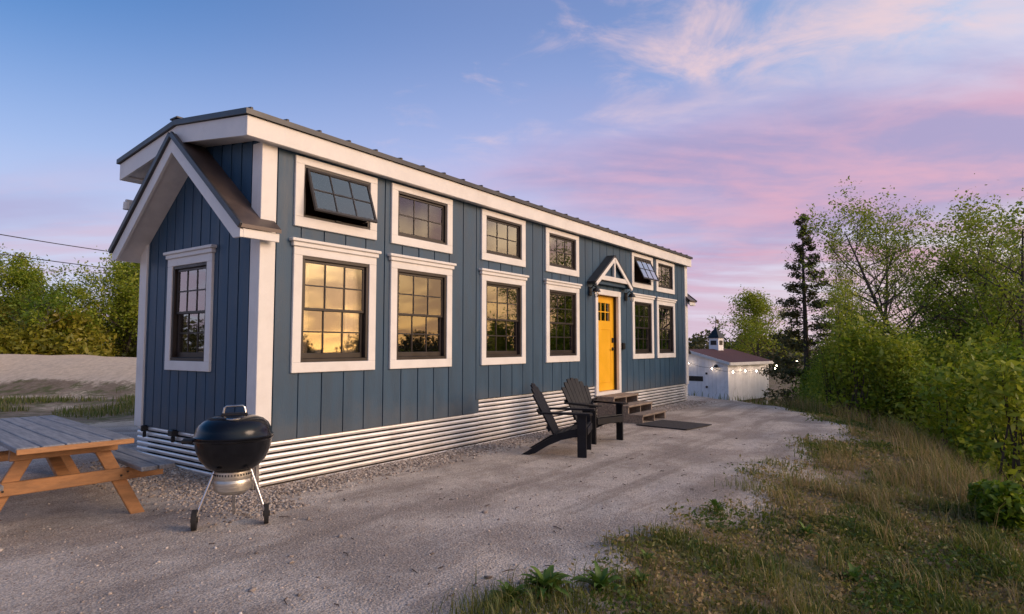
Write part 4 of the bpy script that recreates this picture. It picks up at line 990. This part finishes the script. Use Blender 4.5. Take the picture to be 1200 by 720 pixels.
for i in range(60):
    uu = rng.uniform(928, 1060); dep = rng.uniform(19, 33); p = at(uu, 405, dep); z = hz_(p.x, p.y); tv = np.interp(uu, [928, 960, 1000, 1060], [418, 408, 392, 378]) + rng.uniform(0, 45)
    if uu - 1.2 * FPX / dep < 912: continue
    spots.append((p.x, p.y, z, rng.uniform(.7, 1.3), max(.8, at(uu, tv, dep).z - z), rng.choice([.3, .5, .7])))
for i in range(105):
    uu = rng.uniform(985, 1270); dep = rng.uniform(12.5, 27); p = at(uu, 405, dep); z = hz_(p.x, p.y)
    if pad_d(np.array([p.x]), np.array([p.y]))[0] < 1.6: continue
    tv = rng.uniform(310, 415) if rng.uniform() < .6 else rng.uniform(400, 450)
    spots.append((p.x, p.y, z, rng.uniform(.40, .75), max(.8, at(uu, tv, dep).z - z), rng.choice([.38, .55, .70, .85])))
thicket('thicket', spots, 'dense mixed green thicket filling the slope on the right', 'leaf', 3.0, .043)
spots = []
for i in range(78):
    u = rng.uniform(-150, 330); dep = rng.uniform(26, 38); p = at(u, 405, dep); z = hz_(p.x, p.y)
    topv = np.interp(u, [-150, 0, 40, 90, 170, 330], [378, 378, 380, 385, 378, 378]) + rng.uniform(-18, 40)
    h = max(1.0, at(u, topv, dep).z - z)
    spots.append((p.x, p.y, z, rng.uniform(1.0, 1.9), h, rng.choice([.25, .45, .62], p=[.35, .4, .25])))
thicket('brush_thicket', spots, 'olive and tan brush growing behind the sandy bank', 'brush', 1.6, .085)
# far woods all round the horizon
def far_wood():
    n = 650; a = rng.uniform(0, 6.283, n); Cs = []; Ts = []; 
    for i in range(n):
        dd = rng.uniform(75, 120); x, y = CAM.x + dd * math.cos(a[i]), CAM.y + dd * math.sin(a[i]); z = hz_(x, y)
        h = rng.uniform(3.4, 6.4); r = rng.uniform(1.6, 3.0); k = 230
        v = rng.standard_normal((k, 3)); v /= np.linalg.norm(v, axis=1)[:, None]; v *= rng.uniform(.3, 1, (k, 1)) ** .5
        Cs.append(np.stack([x + v[:, 0] * r, y + v[:, 1] * r, z + h * .5 + v[:, 2] * h * .5], -1)); Ts.append(np.clip(rng.uniform(.1, .6) + .12 * rng.standard_normal(k), 0, 1))
    V, F, tt = leaf_quads(np.concatenate(Cs), .45, np.concatenate(Ts), aspect=1.3)
    o = mesh_np('far_wood', V, F, 'leaf_dark', tint=tt); tag(o, 'distant dark wood along the horizon', 'wood', kind='stuff')
far_wood()
# grass blades
def blades(name, X, Y, hgt, wid, tint, label, cat='grass', bend=.45, m='grass'):
    n = len(X); Z = height(X, Y) - .01
    a = rng.uniform(0, 6.28, n); dx_, dy_ = np.cos(a), np.sin(a); b_ = bend * hgt * rng.uniform(.2, 1.4, n); wx, wy = -dy_ * wid, dx_ * wid
    p0 = np.stack([X, Y, Z], -1); w = np.stack([wx, wy, np.zeros(n)], -1); dv = np.stack([dx_, dy_, np.zeros(n)], -1)
    mid = p0 + dv * (b_ * .3)[:, None] + np.array([0, 0, 1]) * (hgt * .6)[:, None]; tip = p0 + dv * b_[:, None] + np.array([0, 0, 1]) * (hgt * np.sqrt(np.clip(1 - .3 * (b_ / hgt) ** 2, .3, 1)))[:, None]
    V = np.stack([p0 - w, p0 + w, mid + w * .7, mid - w * .7, tip], 1).reshape(-1, 3)
    i0 = (np.arange(n) * 5)[:, None]
    F3 = np.concatenate([i0 + np.array([0, 1, 2]), i0 + np.array([0, 2, 3]), i0 + np.array([3, 2, 4])])
    o = mesh_np(name, V, F3, m, tint=np.repeat(tint, 5)); tag(o, label, cat, kind='stuff'); return o
n = 290000
dist = 2.2 + 15 * rng.uniform(0, 1, n) ** 1.45; ang_ = YAW - rng.uniform(-.25, 1.1, n)
X = CAM.x + dist * np.cos(ang_); Y = CAM.y + dist * np.sin(ang_); d = pad_d(X, Y)
pt_ = fbm(X, Y, .8, 1.0) ; cl = fbm(X, Y, 2.2, 8.0)
prob = np.clip(sstep(-.15, .75, d + .9 * pt_) * (.45 + 1.1 * sstep(-.25, .3, cl)), 0, 1)
keep = (rng.uniform(0, 1, n) < prob) & (d < 5); X, Y, d, cl, dist = X[keep], Y[keep], d[keep], cl[keep], dist[keep]
hg = rng.uniform(.012, .05, len(X)) * (1 + 1.1 * sstep(-.1, .35, cl)) * (1 + .9 * sstep(.8, 2.5, d))
tn = np.clip(.90 - .66 * sstep(-.25, .3, cl) + .20 * rng.standard_normal(len(X)) + .35 * fbm(X, Y, .5, 12.), 0, 1)
blades('bank_grass', X, Y, hg, .0025 + .0004 * dist, tn, 'patchy green and straw grass on the bank at the right')
n = 14000
X = rng.uniform(3.5, 13.5, n); e = np.interp(X, EX, EY); cr = np.interp(X, [2, 4, 8, 10, 14], [2.2, 2.0, 1.0, .8, .6]); Y = e - cr + rng.normal(-.25, .30, n)
keep = fbm(X, Y, 1.6, 3.) > .12 + .2 * rng.standard_normal(n); X, Y = X[keep], Y[keep]
blades('dry_grass', X, Y, rng.uniform(.08, .5, len(X)), np.full(len(X), .0035), np.clip(.72 + .3 * rng.standard_normal(len(X)), 0, 1), 'tall dry straw grass along the crest of the bank', 'dry grass', .6)
n = 60000
X = rng.uniform(-1, 12, n); e = np.interp(X, EX, EY); Y = e - rng.uniform(.3, 2.6, n); q = fbm(X, Y, 2.6, 41.0)
keep = q > .34 + .08 * rng.standard_normal(n); X, Y, q = X[keep], Y[keep], q[keep]
blades('rough_grass', X, Y, rng.uniform(.07, .30, len(X)), np.full(len(X), .0034), np.clip(.45 + .9 * fbm(X, Y, .9, 51.) + .22 * rng.standard_normal(len(X)), 0, 1), 'taller rough brown and green grass clumps on the bank', bend=.75)
n = 22000                                       # green fringe at the pad's far end and round the shed
X = rng.uniform(12.4, 27, n); Y = rng.uniform(-3.5, 8, n); d = pad_d(X, Y); keep = (d > .1) & (d < 9); X, Y = X[keep], Y[keep]
blades('verge_grass', X, Y, rng.uniform(.08, .26, len(X)), np.full(len(X), .010), np.clip(.28 + .2 * rng.standard_normal(len(X)), 0, 1), 'green grass verge between the far pad edge and the shed')
n = 30000
X = rng.uniform(-6, 8, n); Y = rng.uniform(6.0, 15, n); q = fbm(X, Y, .45, 6.0); keep = (q > .02) & (height(X, Y) < .45); X, Y = X[keep], Y[keep]
blades('field_grass', X, Y, rng.uniform(.05, .20, len(X)), np.full(len(X), .009), np.clip(.35 + .25 * rng.standard_normal(len(X)), 0, 1), 'low grass patches on the sandy ground behind the table')
# low leafy ground cover on the bank
n = 230000
dist = 2.2 + 14 * rng.uniform(0, 1, n) ** 1.4; ang_ = YAW - rng.uniform(-.2, 1.05, n); X = CAM.x + dist * np.cos(ang_); Y = CAM.y + dist * np.sin(ang_); d = pad_d(X, Y)
gc = fbm(X, Y, 1.7, 21.0); keep = (d + .9 * fbm(X, Y, .8, 1.0) + .2 * rng.standard_normal(n) > .2) & (d < 4) & (gc > -.22 + .25 * rng.uniform(-1, 1, n)); X, Y, gc, dist = X[keep], Y[keep], gc[keep], dist[keep]
C = np.stack([X, Y, height(X, Y) + rng.uniform(0, .05, len(X)) * (1 + 1.5 * sstep(.1, .5, gc))], -1)
V, F, tt = leaf_quads(C, .013 + .0016 * dist, np.clip(.85 - 1.0 * sstep(-.1, .45, gc + .3 * fbm(X, Y, .6, 31.)) + .22 * rng.standard_normal(len(X)), 0, 1))
tag(mesh_np('ground_cover', V, F, 'grass', tint=tt), 'low mixed green and brown ground cover on the bank', 'ground cover', kind='stuff')
X, Y = [], []
for u, v, k, sp in ((640, 708, 420, .13), (600, 716, 300, .12), (575, 722, 200, .10), (560, 730, 160, .1), (752, 690, 160, .10), (760, 664, 70, .06), (690, 712, 120, .12), (840, 604, 60, .05), (885, 575, 160, .14), (930, 560, 200, .15), (800, 640, 140, .12), (905, 545, 90, .10)):
    d_ = at(u, v, 1) - CAM; p = CAM + d_ * (-CAM.z / d_.z); X.append(p.x + rng.normal(0, sp, k)); Y.append(p.y + rng.normal(0, sp, k))
X, Y = np.concatenate(X), np.concatenate(Y)
blades('edge_tufts', X, Y, rng.uniform(.03, .15, len(X)), np.full(len(X), .0030), np.clip(.18 + .25 * np.abs(rng.standard_normal(len(X))), 0, 1), 'green grass tufts along the ragged edge of the gravel', bend=.7)
# single broad-leaved weeds
def weed(x, y, nl, L, label, group='weeds at the pad edge', upf=.95):
    z = hz_(x, y); root = tag(empty('weed_plant', (x, y, z)), label, 'weed', group)
    for k in range(nl):
        a = k * 2.399 + random.uniform(-.3, .3); l_ = L * random.uniform(.6, 1.1); w_ = l_ * random.uniform(.09, .15); el_ = random.uniform(.5, 1.6) * upf
        n_ = 6; vs = []; fs = []
        for i in range(n_ + 1):
            f = i / n_; s = l_ * f; e_ = el_ - .5 * f * f
            r_ = s * math.cos(el_ - .4 * f); zz = s * math.sin(max(-.3, e_)); ww = w_ * math.sin(math.pi * min(1, .08 + f * .92)) ** .8
            c_ = Vector((math.cos(a) * r_, math.sin(a) * r_, zz)); sd = Vector((-math.sin(a), math.cos(a), 0)) * ww
            vs += [c_ - sd + Vector((0, 0, ww * .35)), c_, c_ + sd + Vector((0, 0, ww * .35))]
        for i in range(n_): fs += [(3 * i, 3 * i + 1, 3 * i + 4, 3 * i + 3), (3 * i + 1, 3 * i + 2, 3 * i + 5, 3 * i + 4)]
        o = mesh_np('leaf', vs, fs, 'weed', root, tint=np.full(len(vs), random.uniform(.35, 1)), smooth=True)
def gpt(u, v):
    for z in (0, -.05):
        d_ = at(u, v, 1) - CAM; p = CAM + d_ * ((z - CAM.z) / d_.z)
    return p
for u, v, nl, L, lab in ((840, 608, 18, .16, 'lone leafy weed on the bare gravel slope'), (704, 704, 34, .19, 'pale green rosette weed at the bottom edge, right of the dark clump'), (640, 710, 60, .18, 'dark green bushy weed clump at the bottom edge'),
                         (598, 719, 44, .15, 'low weed at the bottom edge, leftmost of the weeds'), (758, 668, 22, .10, 'tiny weed tuft between the gravel and the grassy bank'), (750, 694, 24, .11, 'small leafy weed just right of the pale rosette'), (1000, 660, 20, .14, 'green weed amid the grass of the bank'), (945, 625, 20, .13, 'weed sprouting where gravel meets the bank')):
    p = gpt(u, v); weed(p.x, p.y, nl, L, lab)
# small round shrub on the bank
def shrub(u, v, r, label):
    p = gpt(u, v); z = hz_(p.x, p.y); root = tag(empty('round_shrub', (p.x, p.y, z)), label, 'shrub')
    v_ = rng.standard_normal((2600, 3)); v_ /= np.linalg.norm(v_, axis=1)[:, None]; v_ *= r * rng.uniform(.35, 1, (2600, 1)) ** .5 * np.array([1, 1, .9]); v_[:, 2] += r * .75
    v_ *= 1 + .75 * fbm(v_[:, 0] * 3 + v_[:, 2] * 2, v_[:, 1] * 3, 1.0, 4.)[:, None]
    V, F, tt = leaf_quads(v_, .045, np.clip(.35 + .2 * rng.standard_normal(2600), 0, 1)); mesh_np('crown', V, F, 'leaf', root, tint=tt)
    m = MB()
    for k in range(8): q = v_[k * 40]; m.tube([(0, 0, -.05), tuple(q * .5), tuple(q)], [.012, .008, .003], 4)
    m.build('stem', 'bark', root)
shrub(1172, 592, .26, 'small round green shrub on the bank near the right edge')
